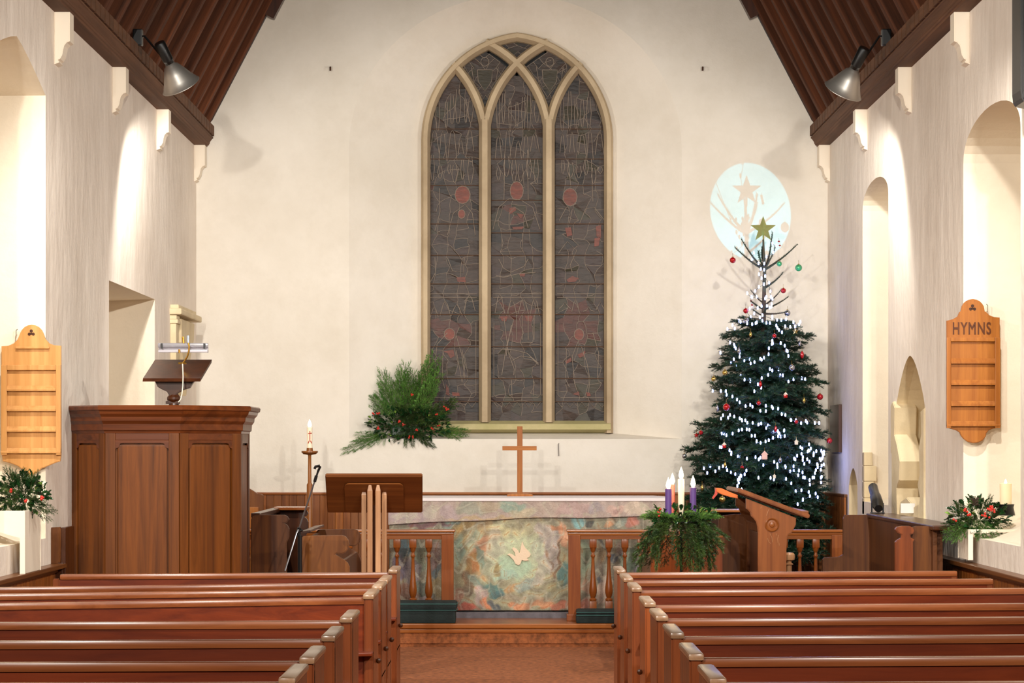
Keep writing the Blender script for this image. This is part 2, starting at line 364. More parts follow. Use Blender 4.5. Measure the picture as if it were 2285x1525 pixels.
# roof: planks and rafters on each slope
def roof(s):
    dirv = Vector((-s * math.cos(R(62.6)), 0, math.sin(R(62.6)))); nrm = Vector((s * math.sin(R(62.6)), 0, math.cos(R(62.6))))
    eave = Vector((s * XE, 0, ZEAVE)); L = XE / math.cos(R(62.6))
    mb = MB(); a = eave + nrm * .16 - dirv * .3; b = eave + dirv * (L + .1) + nrm * .16
    q = [a, b, b + nrm * .05, a + nrm * .05]
    mb.add([(v.x, y, v.z) for y in (Y0, YE + .05) for v in q], [(0, 1, 2, 3), (7, 6, 5, 4), (0, 4, 5, 1), (1, 5, 6, 2), (2, 6, 7, 3), (3, 7, 4, 0)])
    c = struct(mb.build('ceiling', M_PLANKY)); c.name = 'ceiling'
    k = 0; wpl = .2; pm = None
    while k * wpl < L:
        mb = MB(); a = dirv * (wpl * k) + nrm * .13; b = dirv * (wpl * (k + 1) - .008) + nrm * .13
        if pm is None:
            a, b = nrm * 0, dirv * (wpl - .008); q = [a, b, b + nrm * .03, a + nrm * .03]
            mb.add([(v.x, y, v.z) for y in (9, YE) for v in q], [(0, 1, 2, 3), (7, 6, 5, 4), (0, 4, 5, 1), (1, 5, 6, 2), (2, 6, 7, 3), (3, 7, 4, 0)])
            pm = mb.mesh('plank', M_PLANKY)
        put('plank', pm, c, eave + dirv * (wpl * k) + nrm * .13); k += 1
    # one rafter mesh, local z runs up the slope
    mb = MB(); mb.cbox(-.05, .05, -.045, .045, -.06, L, .008); rm = mb.mesh('rafter', M_ROOF)
    M = Matrix((nrm, Vector((0, 1, 0)), dirv)).transposed()
    if M.determinant() < 0: M = Matrix((-nrm, Vector((0, 1, 0)), dirv)).transposed()
    q = M.to_quaternion(); y = YE - .05
    while y > 11:
        put('rafter', rm, c, eave + Vector((0, y, 0)) + nrm * .075, q); y -= .43
    # short blackened strut lying against the east wall
    mb = MB(); a = eave + dirv * 1.12 - nrm * .06; b = eave + dirv * 3.4 - nrm * .06
    q4 = [a, b, b + nrm * .12, a + nrm * .12]
    mb.add([(v.x, y, v.z) for y in (YE - .09, YE - .01) for v in q4], [(0, 1, 2, 3), (7, 6, 5, 4), (0, 4, 5, 1), (1, 5, 6, 2), (2, 6, 7, 3), (3, 7, 4, 0)])
    mb.build('wall_strut', M_DARK, c)
    # cornice
    prof = [(-.02, 4.35), (.10, 4.35), (.104, 4.363), (.114, 4.366), (.128, 4.40), (.146, 4.425), (.154, 4.428), (.156, 4.438), (.148, 4.445), (.146, 4.54), (-.02, 4.62)]
    mb = MB(); mb.prism([(s * (XW - p[0]), p[1]) for p in prof], 'y', Y0, YE)
    co = struct(mb.build('trim_1' if s < 0 else 'trim_2', M_CORN))
    mb = MB(); mb.tube([(s * (XW - .118), y, 4.385) for y in (Y0, YE)], .007, 6); mb.build('bead', M_CORN, co)
    mb = MB(); mb.box(-.020, .0, -.069, .069, -.045, .045); dm = mb.mesh('dentil', M_CORN)
    y = YE - .09
    while y > 12:
        o = put('dentil', dm, co, (s * (XW - .146), y, 4.492)); o.scale = (s, 1, 1) if s < 0 else (1, 1, 1); y -= .165
        o.scale = (-1, 1, 1) if s < 0 else (1, 1, 1)
    return c
roof(-1); roof(1)

# plaster corbels under the cornices
cp = [(0, 0), (.098, 0), (.098, -.185), (.078, -.192), (.062, -.212), (.054, -.245), (.05, -.27), (.036, -.295), (.022, -.302), (.03, -.318), (.0, -.33)]
near = ['nearest the photographer', 'second from the photographer', 'third from the photographer', 'in the far corner by the east wall']
for s in (-1, 1):
    for i, y in enumerate((14.0, 16.03, 18.03, 20.15)):
        mb = MB(); mb.prism([(s * (XW - p[0]), 4.35 + p[1]) for p in cp], 'y', y, y + .13, bev=.004)
        tag(mb.build('corbel', M_WHITE, off=(s * XW, y, 4.35)), f"white plaster corbel under the {'left' if s < 0 else 'right'} cornice, {near[i]}", 'corbel', 'plaster corbels under the cornices')

# ------------------------------------------------------------------ east window: tracery, glass, leads, bars
win = D.objects.new('window_1', None); COL.objects.link(win); win.location = P(1154, 967, DW); struct(win)
def ribbon(pts, wd, d, dep, mat, name, par, back=.0):
    """a moulded stone bar following a pixel polyline: chamfered section"""
    pv = [P(x, y, d) for x, y in pts]; k = d / F; h = wd * k / 2; mb = MB(); n = len(pv)
    sec = [(-h, dep * .5), (-h * .45, 0), (h * .45, 0), (h, dep * .5), (h, dep), (-h, dep)]
    vs = []
    for i, p in enumerate(pv):
        t = (pv[min(i + 1, n - 1)] - pv[max(i - 1, 0)]).normalized(); nn = Vector((t.z, 0, -t.x))
        for a, b in sec: vs.append(p + nn * a + Vector((0, b - dep * .5 + back, 0)))
    m = len(sec); fs = [tuple(range(m)), tuple(reversed(range((n - 1) * m, n * m)))]
    for i in range(n - 1):
        for j in range(m): fs.append((i * m + j, i * m + (j + 1) % m, (i + 1) * m + (j + 1) % m, (i + 1) * m + j))
    mb.add(vs, fs); return mb.build(name, mat, par)
def arcp(cx, cy, r, a0, a1, n=14): return [(cx + r * math.cos(R(a0 + (a1 - a0) * i / n)), cy - r * math.sin(R(a0 + (a1 - a0) * i / n))) for i in range(n + 1)]
DT = DW - .02
fr = [(p[0], p[1]) for p in inner_arch(40, 950, 1358, 967, SPR, RR - 7)]
loop = fr[1:] + [fr[0]]
ribbon(loop, 20, DT, .16, M_STONE, 'jamb_and_arch', win)
ribbon([(946, 953), (1362, 953)], 27, DT + .0, .20, M_SILLST, 'stone_sill', win)
mx = (1082, 1224.5)
for i, x in enumerate(mx):
    ribbon([(x, 943), (x, SPR - 44)], 27, DT, .18, M_STONE, 'mullion', win)
def ang(dx, r): return math.degrees(math.acos(max(-1, min(1, dx / r))))
# arcs springing from the mullions (centre on the springing line, radius equal to the main arch)
ribbon(arcp(mx[0] - RR, SPR, RR, 0, ang(1012 - (mx[0] - RR), RR)), 22, DT, .16, M_STONE, 'tracery_bar', win, .01)
ribbon(arcp(mx[0] + RR, SPR, RR, 180, 180 - ang((mx[0] + RR) - 1223, RR)), 22, DT, .16, M_STONE, 'tracery_bar', win, .01)
ribbon(arcp(mx[1] - RR, SPR, RR, 0, ang(1084 - (mx[1] - RR), RR)), 22, DT, .16, M_STONE, 'tracery_bar', win, .012)
ribbon(arcp(mx[1] + RR, SPR, RR, 180, 180 - ang((mx[1] + RR) - 1296, RR)), 22, DT, .16, M_STONE, 'tracery_bar', win, .01)
# dark night outside
mb = MB(); mb.box(X(900, DW), X(1410, DW), DW + .16, DW + .2, Z(1000, DW), Z(20, DW)); mb.build('outer_pane', plain('night_outside', (12, 10, 12), .5), win)

DG = DW + .035
def inside(px, py):
    """inside the main arch"""
    if not (948 < px < 1360 and py < 941): return False
    if py > SPR: return True
    return math.hypot(px - (943 + RR), py - SPR) < RR - 7 or False if px < 1154 else math.hypot(px - (1365 - RR), py - SPR) < RR - 7
rnd = random.Random(5)
def jgrid(x0, x1, y0, y1, nx, ny, par, seed, extra_red=()):
    rr = random.Random(seed); g = {}
    for j in range(ny + 1):
        for i in range(nx + 1):
            jx = rr.uniform(-.42, .42) * (x1 - x0) / nx if 0 < i < nx else 0; jy = rr.uniform(-.44, .44) * (y1 - y0) / ny if 0 < j < ny else 0
            g[i, j] = (x0 + (x1 - x0) * i / nx + jx, y0 + (y1 - y0) * j / ny + jy)
    lead = MB(); kd = DG / F
    for j in range(ny):
        i = 0
        while i < nx:
            q = [g[i, j], g[i + 1, j], g[i + 1, j + 1], g[i, j + 1]]
            cx = sum(p[0] for p in q) / 4; cy = sum(p[1] for p in q) / 4
            if not any(inside(p[0] * .8 + cx * .2, p[1] * .8 + cy * .2) for p in q): i += 1; continue
            mt = M_GL[rr.choice((0, 0, 0, 1, 1, 2, 2, 3, 4))]
            for (rx, ry, rad, mm) in extra_red:
                if math.hypot((cx - rx), (cy - ry) * 1.0) < rad and rr.random() < .75: mt = mm
            tilt = rr.uniform(-.004, .004); t2 = rr.uniform(-.004, .004)
            mb = MB(); vs = [P(p[0], p[1], DG) + Vector((0, tilt * (1 if k in (0, 3) else -1) + t2 * (1 if k < 2 else -1), 0)) for k, p in enumerate(q)]
            mb.add(vs + [v + Vector((0, .006, 0)) for v in vs], [(0, 1, 2, 3), (7, 6, 5, 4), (0, 4, 5, 1), (1, 5, 6, 2), (2, 6, 7, 3), (3, 7, 4, 0)])
            mb.build('glass_piece', mt, par)
            i += 1
    for j in range(ny):
        for i in range(nx):
            for a, b, pr in ((g[i, j], g[i, j + 1], .85 if 0 < i else 0), (g[i, j], g[i + 1, j], .35 if 0 < j else 0)):
                if rr.random() < pr and inside(*a) and inside(*b):
                    m_ = ((a[0] + b[0]) / 2 + rr.uniform(-3, 3), (a[1] + b[1]) / 2 + rr.uniform(-3, 3))
                    lead.tube([P(*a, DG - .004), P(*m_, DG - .006), P(*b, DG - .004)], .0024, 4)
    return lead
def poly_lead(mb, pts, r=.0034): mb.tube([P(x, y, DG - .009) for x, y in pts], r, 4)
def ell(cx, cy, rx, ry, n=12): return [(cx + rx * math.cos(2 * math.pi * i / n), cy + ry * math.sin(2 * math.pi * i / n)) for i in range(n + 1)]
def red(pts, par, m=None):
    mb = MB(); mb.prism([(P(x, y, DG).x, P(x, y, DG).z) for x, y in pts], 'y', DG - .008, DG - .002); mb.build('glass_piece', m or M_GLR, par)
c1 = lambda L: [(900 + x / 3.05, 40 + y / 3.05) for x, y in L]
c2 = lambda L: [(900 + x / 3.05, 500 + y / 3.05) for x, y in L]
LIGHTS = [(949, 1068, 'left'), (1096, 1212, 'middle'), (1239, 1358, 'right')]
reds = [[(1010, 730, 42, M_GLR2), (960, 430, 20, M_GLR2)], [(1150, 725, 46, M_GLR2), (1150, 470, 22, M_GLR2)], [(1300, 725, 50, M_GLR2), (1262, 715, 30, M_GLR2)]]
for li, (x0, x1, nm) in enumerate(LIGHTS):
    sg = D.objects.new('stained_glass', None); COL.objects.link(sg); sg.parent = win; sg.location = P((x0 + x1) / 2, 941, DG) - win.location
    sg['label'] = f'{nm} light of dull unlit stained glass with figures'
    lead = jgrid(x0, x1, 120 if li != 1 else 170, 941, 5, 40 if li != 1 else 38, sg, 11 + li, reds[li])
    cx = (x0 + x1) / 2
    # canopy work: long hanging loops with pointed tails
    for row, (yt, yb, nl) in enumerate(((215, 285, 7), (300, 350, 5), (362, 402, 6), (672, 700, 4))):
        for k in range(nl):
            xa = x0 + 8 + (x1 - x0 - 16) * (k + .5) / nl; wv = (x1 - x0) / nl * .30; yt2 = yt + rnd.uniform(-16, 14); yb2 = yb + rnd.uniform(-14, 10); xa += rnd.uniform(-2.5, 2.5); wv *= rnd.uniform(.6, 1.25)
            if inside(xa - wv, yt2) and inside(xa + wv, yt2):
                if row in (0, 2): poly_lead(lead, [(xa - wv * .5, yt2), (xa - wv, (yt2 + yb2) / 2), (xa - wv * .4, yb2 - 3), (xa, yb2), (xa + wv * .4, yb2 - 3), (xa + wv, (yt2 + yb2) / 2), (xa + wv * .5, yt2)])
                else: poly_lead(lead, [(xa - wv * 1.2, yb2), (xa - wv * .5, yt2 + 8), (xa, yt2), (xa + wv * .5, yt2 + 8), (xa + wv * 1.2, yb2)])
    # lower border: zigzag and inner frame
    zz = [(x0 + 6 + (x1 - x0 - 12) * k / 12, 898 + (12 if k % 2 else 0)) for k in range(13)]
    poly_lead(lead, zz); poly_lead(lead, [(x0 + 6, 720), (x0 + 6, 882), (x0 + 12, 888), (x1 - 12, 888), (x1 - 6, 882), (x1 - 6, 720)])
    for yy in (656, 664): poly_lead(lead, [(x0 + 4, yy), (x1 - 4, yy)], .003)
    # figures
    if li == 0:
        for e in (ell(1032, 435, 17, 20), ell(1030, 478, 8, 10), ell(1003, 746, 12, 13)): red(e[:-1], sg); poly_lead(lead, e)
        poly_lead(lead, c1([(300, 1480), (340, 1330), (420, 1270), (470, 1330), (490, 1480)])); poly_lead(lead, c1([(245, 1160), (250, 1320), (215, 1450)]))
        poly_lead(lead, c2([(215, 230), (220, 330), (180, 400)])); poly_lead(lead, c2([(300, 230), (335, 320), (410, 330), (415, 230)]))
        poly_lead(lead, c2([(240, 1060), (215, 950), (230, 820), (300, 740)])); poly_lead(lead, c2([(360, 760), (400, 900), (420, 1060)])); poly_lead(lead, c2([(270, 860), (265, 1060), (280, 1120)])); poly_lead(lead, c2([(360, 860), (400, 1080), (420, 960), (400, 860)]))
        red(c2([(270, 870), (340, 855), (350, 900), (320, 915), (300, 880)]), sg); red(c2([(290, 1090), (310, 1120), (315, 1170), (290, 1160)]), sg); red(c2([(330, 1145), (380, 1150), (385, 1172), (335, 1170)]), sg); red(c2([(360, 365), (420, 360), (425, 398), (370, 395)]), sg)
        red(c2([(175, 660), (235, 640), (300, 700), (260, 740), (190, 710)]), sg, M_GLR2)
    elif li == 1:
        for e in (ell(1153, 426, 15, 21),): red(e[:-1], sg); poly_lead(lead, e)
        poly_lead(lead, c1([(610, 1440), (650, 1290), (720, 1230), (800, 1240), (880, 1290), (930, 1440)])); poly_lead(lead, c1([(690, 960), (685, 1240)])); poly_lead(lead, c1([(845, 900), (850, 1240)]))
        poly_lead(lead, c1([(720, 1440), (720, 1330), (760, 1290), (820, 1330), (850, 1430)]))
        red(c1([(720, 1300), (760, 1285), (770, 1310), (720, 1340)]), sg); red(c1([(770, 1330), (820, 1340), (800, 1370)]), sg); red(c1([(740, 1425), (820, 1420), (810, 1440), (750, 1442)]), sg)
        poly_lead(lead, c2([(670, 80), (672, 190), (810, 190), (812, 60)])); poly_lead(lead, c2([(650, 240), (680, 300), (730, 330), (820, 290), (850, 240)])); poly_lead(lead, c2([(630, 350), (680, 365), (780, 340), (900, 330)]))
        red(c2([(790, 340), (830, 335), (825, 360), (795, 358)]), sg)
        poly_lead(lead, c2([(745, 680), (700, 840), (670, 1030)])); poly_lead(lead, c2([(685, 640), (715, 880), (755, 990), (750, 1030)])); poly_lead(lead, c2([(735, 690), (705, 850), (700, 900)]))
        poly_lead(lead, c2([(620, 850), (760, 860), (840, 880), (920, 950)])); poly_lead(lead, c2([(740, 930), (800, 900), (870, 910), (920, 960)])); poly_lead(lead, c2([(735, 1060), (740, 1170)])); poly_lead(lead, c2([(885, 1070), (888, 1170)]))
        for x in (770, 810, 850, 890): poly_lead(lead, c2([(x, 620), (x, 790)]))
        red(c2([(655, 630), (710, 630), (700, 665), (670, 660)]), sg); red(c2([(825, 625), (880, 625), (870, 665), (840, 660)]), sg); red(c2([(620, 690), (660, 690), (660, 725), (620, 720)]), sg, M_GLR2)
    else:
        for e in (ell(1272, 440, 16, 20), ell(1292, 747, 11, 13)): red(e[:-1], sg); poly_lead(lead, e)
        poly_lead(lead, c1([(1060, 1380), (1110, 1290), (1150, 1300), (1130, 1400)])); poly_lead(lead, c1([(1200, 1400), (1240, 1300), (1300, 1290), (1370, 1380)])); poly_lead(lead, c1([(1120, 960), (1140, 1150)])); poly_lead(lead, c1([(1280, 960), (1290, 1250)]))
        red(c1([(1100, 1430), (1140, 1425), (1150, 1480), (1115, 1490)]), sg); red(c1([(1310, 1420), (1345, 1410), (1345, 1500), (1315, 1490)]), sg); red(c2([(1300, 100), (1340, 90), (1330, 150), (1300, 155)]), sg)
        red(c2([(1110, 380), (1150, 355), (1195, 370), (1170, 395), (1120, 398)]), sg); poly_lead(lead, c2([(1055, 200), (1115, 120), (1180, 180), (1135, 280), (1150, 330)]))
        poly_lead(lead, c2([(1190, 800), (1150, 900), (1160, 1060), (1180, 1130)])); poly_lead(lead, c2([(1210, 830), (1250, 950), (1270, 1060), (1260, 1150)])); poly_lead(lead, c2([(1110, 850), (1105, 1060), (1130, 1110)])); poly_lead(lead, c2([(1290, 740), (1330, 880), (1320, 1060)]))
        red(c2([(1185, 890), (1240, 865), (1230, 900), (1200, 912)]), sg); red(c2([(1100, 935), (1140, 910), (1145, 935), (1110, 952)]), sg); red(c2([(1150, 1160), (1195, 1140), (1200, 1170)]), sg); red(c2([(1245, 1145), (1270, 1150), (1275, 1172), (1250, 1175)]), sg)
        red(c2([(1085, 640), (1160, 625), (1150, 680), (1090, 690)]), sg, M_GLR2)

    lo = lead.build('lead_cames', M_LEAD, sg); lo['kind'] = 'stuff'
    for yb in ((288, 355, 414, 500, 570, 634, 702, 774, 845, 897) if li != 1 else (288, 355, 447, 520, 570, 634, 702, 774, 845, 897)):
        mb = MB(); mb.tube([P(x0 - 2, yb, DG - .014), P(x1 + 2, yb, DG - .014)], .0045, 6); mb.build('saddle_bar', M_BAR, sg)
# the three tracery panes at the head
for nm, poly in (('left diamond', [(1080, 118), (1134, 158), (1084, 240), (1030, 155)]), ('right diamond', [(1228, 118), (1284, 157), (1224, 240), (1172, 157)]), ('top', [(1152, 88), (1200, 100), (1153, 140), (1114, 100)])):
    c = (sum(p[0] for p in poly) / 4, sum(p[1] for p in poly) / 4)
    sg = D.objects.new('stained_glass', None); COL.objects.link(sg); sg.parent = win; sg.location = P(*c, DG) - win.location; sg['label'] = f'{nm} tracery opening filled with dull glass'
    big = [(c[0] + (x - c[0]) * 1.12, c[1] + (y - c[1]) * 1.12) for x, y in poly]; lead = MB(); nn = 5 if nm != 'top' else 3
    bl = lambda u, v: tuple((big[0][k] * (1 - u) + big[1][k] * u) * (1 - v) + (big[3][k] * (1 - u) + big[2][k] * u) * v for k in (0, 1))
    G = {(i, j): tuple(q + (rnd.uniform(-3.5, 3.5) if 0 < i < nn and 0 < j < nn else 0) for q in bl(i / nn, j / nn)) for i in range(nn + 1) for j in range(nn + 1)}
    for i in range(nn):
        for j in range(nn):
            q = [G[i, j], G[i + 1, j], G[i + 1, j + 1], G[i, j + 1]]; vs = [P(*p, DG) for p in q]; mb = MB()
            mb.add(vs + [v + Vector((0, .006, 0)) for v in vs], [(0, 1, 2, 3), (7, 6, 5, 4), (0, 4, 5, 1), (1, 5, 6, 2), (2, 6, 7, 3), (3, 7, 4, 0)]); mb.build('glass_piece', M_GL[rnd.choice((0, 3, 4, 2))], sg)
            lead.tube([P(*G[i, j], DG - .005), P(*G[i + 1, j], DG - .005)], .0024, 4) if rnd.random() < .7 else None
            lead.tube([P(*G[i, j], DG - .005), P(*G[i, j + 1], DG - .005)], .0024, 4) if rnd.random() < .7 else None
    if nm != 'top':
        sh = [(c[0] - 17, c[1] - 12), (c[0] + 17, c[1] - 12), (c[0] + 15, c[1] + 14), (c[0], c[1] + 36), (c[0] - 15, c[1] + 14)]; red(sh, sg, M_GL[3]); poly_lead(lead, sh + sh[:1])
        poly_lead(lead, ell(c[0], c[1] - 30, 9, 10)); poly_lead(lead, [(c[0] - 30, c[1] - 18), (c[0] - 24, c[1] + 20), (c[0] - 6, c[1] + 48)]); poly_lead(lead, [(c[0] + 30, c[1] - 18), (c[0] + 24, c[1] + 20), (c[0] + 6, c[1] + 48)])
    lo = lead.build('lead_cames', M_LEAD, sg); lo['kind'] = 'stuff'
# ------------------------------------------------------------------ dados
def dado(name, s, y0, y1, zt, cap_d=.09):
    mb = MB(); mb.box(s * (XW - .012), s * (XW + .005), y0, y1, 0 if y1 < YS + .1 else .235, zt - .02); ro = struct(mb.build(name, M_DARK))
    h = zt - .02 - (0 if y1 < YS + .1 else .235)
    mb = MB(); mb.cbox(-.008, .008, .0015, .0835, 0, h, .003); bm_ = mb.mesh('board', M_DADO); y = y0
    while y < y1 - .08: put('board', bm_, ro, (s * (XW - .02), y, zt - .02 - h)); y += .085
    mb = MB(); mb.cbox(s * (XW - cap_d) if s > 0 else -XW, s * XW if s > 0 else -(XW - cap_d), y0, y1, zt - .028, zt, .006)
    mb.cbox(s * (XW - cap_d * .5) if s > 0 else -XW, s * XW if s > 0 else -(XW - cap_d * .5), y0, y1, zt - .055, zt - .028, .006); mb.build('cap_rail', M_DADOCAP, ro); return ro
dado('baseboard_left', -1, 11.2, 13.95, .875)
dado('baseboard_right', 1, 11.2, 14.95, .885)
dado('baseboard_right_east', 1, 19.1, 20.28, 1.2, .03)
mb = MB(); mb.box(-XW, XW, YE - .012, YE - .001, .2, 1.18); ro = struct(mb.build('baseboard_east', M_DARK))
mb = MB(); mb.cbox(.001, .0695, -.01, .01, 0, .94, .003); bm_ = mb.mesh('board', M_DADO)
for i in range(82): put('board', bm_, ro, (-XW + .012 + i * .07, YE - .02, .235))
mb = MB(); mb.cbox(-XW, XW, YE - .045, YE, 1.172, 1.195, .005); mb.build('cap_rail', M_RAILX, ro)

# ------------------------------------------------------------------ pews
def pew(s, i, xi, dn, dfar, xo, label):
    """xi aisle side, xo wall side, dn depth of the back rail at the aisle, dfar at the wall"""
    slope = (dfar - dn) / (xo - xi); Yat = lambda x: dn + (x - xi) * slope
    t = thing('pew', label, 'pew', (xi, dn, 0), 'brown wooden pews of the nave')
    def sheared(fn):
        mb = MB(); fn(mb); mb.v = [(v[0], v[1] + Yat(v[0]), v[2]) for v in mb.v]; return mb
    a, b = min(xi, xo), max(xi, xo)
    sheared(lambda m: m.cbox(a + .04, b, -.012, .03, .842, .876, .012)).build('top_rail', M_RAILTOP, t, True)
    sheared(lambda m: m.box(a + .04, b, .0, .022, .36, .845)).build('backrest', M_PEW_X, t)
    sheared(lambda m: m.cbox(a + .04, b, -.10, .0, .60, .618, .004)).build('book_ledge', M_PEW_X, t)
    sheared(lambda m: m.cbox(a + .04, b, .02, .36, .41, .435, .008)).build('seat', M_PEW_X, t)
    sheared(lambda m: m.box(a + .04, b, .30, .318, .12, .41)).build('seat_apron', M_PEW_X, t)
    def endp(x0, x1, h=.872):
        m = MB(); m.prism([(-.02, 0), (.42, 0), (.42, .40), (.40, .52), (.405, h - .07), (.41, h), (-.02, h)] if h > .86 else [(.0, 0), (.36, 0), (.36, .45), (.30, .6), (.028, .62), (.02, h), (.0, h)], 'x', x0, x1, bev=.006); return m
    def endc(x0, x1):
        m = MB(); m.cbox(x0 - .005, x1 + .005, -.03, .425, .868, .893, .01); return m
    for q_, x in enumerate(((xi, xi + s * .045), (xo - s * .04, xo))):
        x0, x1 = min(x), max(x)
        e = endp(x0, x1, .872 if q_ == 0 else .85); e.v = [(v[0], v[1] + Yat(x0), v[2]) for v in e.v]; eo = e.build('end_panel', M_PEW_Z, t)
        if q_: continue
        e = endc(x0, x1); e.v = [(v[0], v[1] + Yat(x0), v[2]) for v in e.v]; e.build('end_cap', M_CAP, eo, True)
    m = MB(); m.ball((xi + (-.012 if s > 0 else .012), dn + .2, .55), .014, 8, 5); m.build('peg', M_DARK, t, True)
ordn = ['front pew', 'second pew', 'third pew', 'fourth pew', 'fifth pew', 'sixth pew', 'seventh pew', 'eighth and nearest pew']
LP = [(12.92, 12.72, -2.63), (11.95, 11.5, -2.78), (11.41, 10.95, -2.82), (10.75, 10.24, -2.84), (9.30, 9.18, -2.84), (8.40, 8.28, -2.84), (7.53, 7.45, -2.84), (6.86, 6.78, -2.84)]
RP = [(12.88, 13.07, 2.62), (12.1, 12.28, 2.66), (11.28, 11.47, 2.76), (10.2, 10.38, 2.82), (9.39, 9.56, 2.84), (8.52, 8.65, 2.84), (7.65, 7.78, 2.84), (6.84, 6.93, 2.84)]
for i in range(8):
    dn, df, xo = LP[i]
    extra = ' before the pulpit' if i == 0 else ('' if i == 1 else '')
    pew(-1, i, -.67, dn, df, xo, f'brown wooden {ordn[i]}, counted from the altar, left of the aisle{extra}')
    dn, df, xo = RP[i]
    extra = ' under the advent wreath' if i == 0 else ('' if i == 1 else '')
    pew(1, i, .61, dn, df, xo, f'brown wooden {ordn[i]}, counted from the altar, right of the aisle{extra}')

# ------------------------------------------------------------------ altar with embroidered frontal, fair linen, cross
YA, ZA = 18.5, .24
t = thing('altar', 'long altar under an embroidered frontal before the east wall', 'altar', (.15, 19, ZA))
mb = MB(); mb.box(-1.0, 1.31, YA + .02, 19.5, ZA, 1.165); mb.build('table', M_OAK, t)
blobs = []   # (crop x, crop y, rx, ry, angle, colour, strength) read off the photograph; crop = 3.808 px per photo px from (840,1080)
def B(*a): blobs.append(a)
B(1200, 700, 560, 420, 0, (165, 160, 128), .9)
B(860, 560, 75, 150, 25, (188, 132, 98), .9); B(720, 470, 60, 120, 0, (126, 112, 74), .8); B(700, 560, 40, 130, 8, (112, 138, 124), .8)
B(850, 470, 30, 150, 35, (150, 165, 140), .8); B(930, 360, 70, 60, 0, (178, 148, 104), .7); B(1060, 370, 90, 60, 0, (188, 186, 146), .7)
B(1130, 440, 150, 60, -15, (200, 192, 148), .8); B(1010, 440, 50, 80, 20, (196, 180, 158), .7)
B(1230, 640, 250, 200, 0, (196, 206, 170), .9); B(1180, 700, 130, 90, 0, (178, 208, 178), .8); B(1080, 780, 110, 40, -15, (166, 196, 176), .8)
B(1000, 560, 90, 90, 0, (190, 190, 166), .7); B(880, 620, 40, 90, -30, (112, 142, 128), .8); B(820, 700, 50, 110, -10, (150, 112, 56), .9)
B(860, 730, 30, 90, -35, (184, 120, 66), .8); B(770, 860, 60, 110, 5, (98, 80, 58), .9); B(700, 800, 40, 130, 0, (128, 122, 92), .8)
B(960, 880, 150, 34, 28, (84, 124, 118), .95); B(1030, 950, 70, 30, 10, (70, 114, 116), .95); B(830, 830, 40, 60, -40, (140, 158, 142), .8)
B(890, 950, 60, 90, -10, (196, 172, 164), .95); B(940, 1010, 30, 60, -20, (216, 132, 92), .9); B(1010, 1040, 30, 60, -30, (96, 108, 120), .8)
B(760, 1050, 110, 34, 6, (176, 78, 60), .95); B(690, 960, 40, 90, 0, (150, 96, 78), .7); B(1210, 1040, 90, 40, 0, (210, 138, 98), .9)
B(1400, 1010, 110, 44, -6, (206, 140, 100), .85); B(1560, 1040, 90, 40, 0, (196, 108, 80), .85); B(1300, 980, 90, 40, 0, (172, 172, 150), .7)
B(1180, 880, 34, 90, 55, (186, 144, 96), .85); B(1290, 860, 110, 50, -10, (150, 166, 156), .9); B(1380, 840, 60, 40, 0, (190, 180, 160), .7)
B(1500, 560, 60, 190, 8, (172, 160, 156), .85); B(1430, 420, 90, 80, 30, (176, 164, 158), .8); B(1590, 450, 40, 110, -20, (206, 146, 112), .85)
B(1540, 380, 80, 18, 25, (170, 108, 72), .8); B(1545, 640, 12, 170, 10, (116, 84, 60), .8); B(1470, 660, 10, 120, -10, (130, 100, 76), .6)
B(1590, 790, 50, 110, 0, (84, 134, 132), .9); B(1530, 880, 70, 60, -20, (140, 132, 96), .7); B(1400, 730, 50, 120, 10, (186, 176, 160), .7)
B(1380, 560, 60, 100, 0, (176, 180, 160), .6); B(1030, 740, 26, 70, 0, (160, 130, 76), .7); B(960, 720, 40, 80, 0, (180, 186, 156), .7)
B(900, 800, 60, 50, 20, (188, 172, 132), .6); B(1180, 970, 90, 30, 0, (186, 166, 140), .6); B(1480, 950, 80, 40, -20, (150, 150, 128), .6)
# the wings behind the rail
B(230, 560, 70, 90, 0, (60, 92, 104), .9); B(200, 720, 60, 110, 0, (82, 72, 96), .85); B(370, 620, 60, 130, 6, (122, 132, 112), .9); B(300, 760, 70, 120, 0, (96, 84, 92), .8)
B(480, 680, 60, 110, 0, (118, 96, 98), .8); B(520, 560, 50, 60, 0, (150, 130, 126), .8); B(400, 900, 90, 80, 20, (78, 92, 84), .8); B(250, 930, 100, 70, 0, (112, 74, 62), .8); B(520, 900, 50, 90, 0, (136, 122, 84), .8); B(400, 960, 60, 20, 0, (180, 160, 168), .7); B(510, 760, 30, 60, 0, (64, 92, 100), .8)
B(620, 340, 110, 34, -6, (100, 128, 124), .8); B(730, 360, 90, 40, 0, (150, 120, 66), .8); B(420, 350, 200, 24, 0, (112, 76, 84), .85)
B(1700, 330, 60, 50, 0, (112, 158, 160), .9); B(1800, 340, 40, 24, 20, (52, 60, 60), .9); B(1890, 340, 60, 40, 0, (140, 140, 118), .8); B(1980, 330, 40, 50, 0, (206, 146, 104), .85); B(2180, 330, 60, 50, 0, (184, 112, 100), .85); B(2080, 330, 50, 40, 0, (150, 160, 150), .7)
B(1780, 620, 50, 150, 0, (140, 158, 134), .9); B(1900, 600, 50, 120, 10, (160, 142, 112), .9); B(2030, 610, 60, 40, -35, (54, 68, 82), .95); B(1930, 540, 20, 110, -25, (60, 72, 80), .8); B(2080, 540, 60, 60, 0, (150, 124, 112), .7)
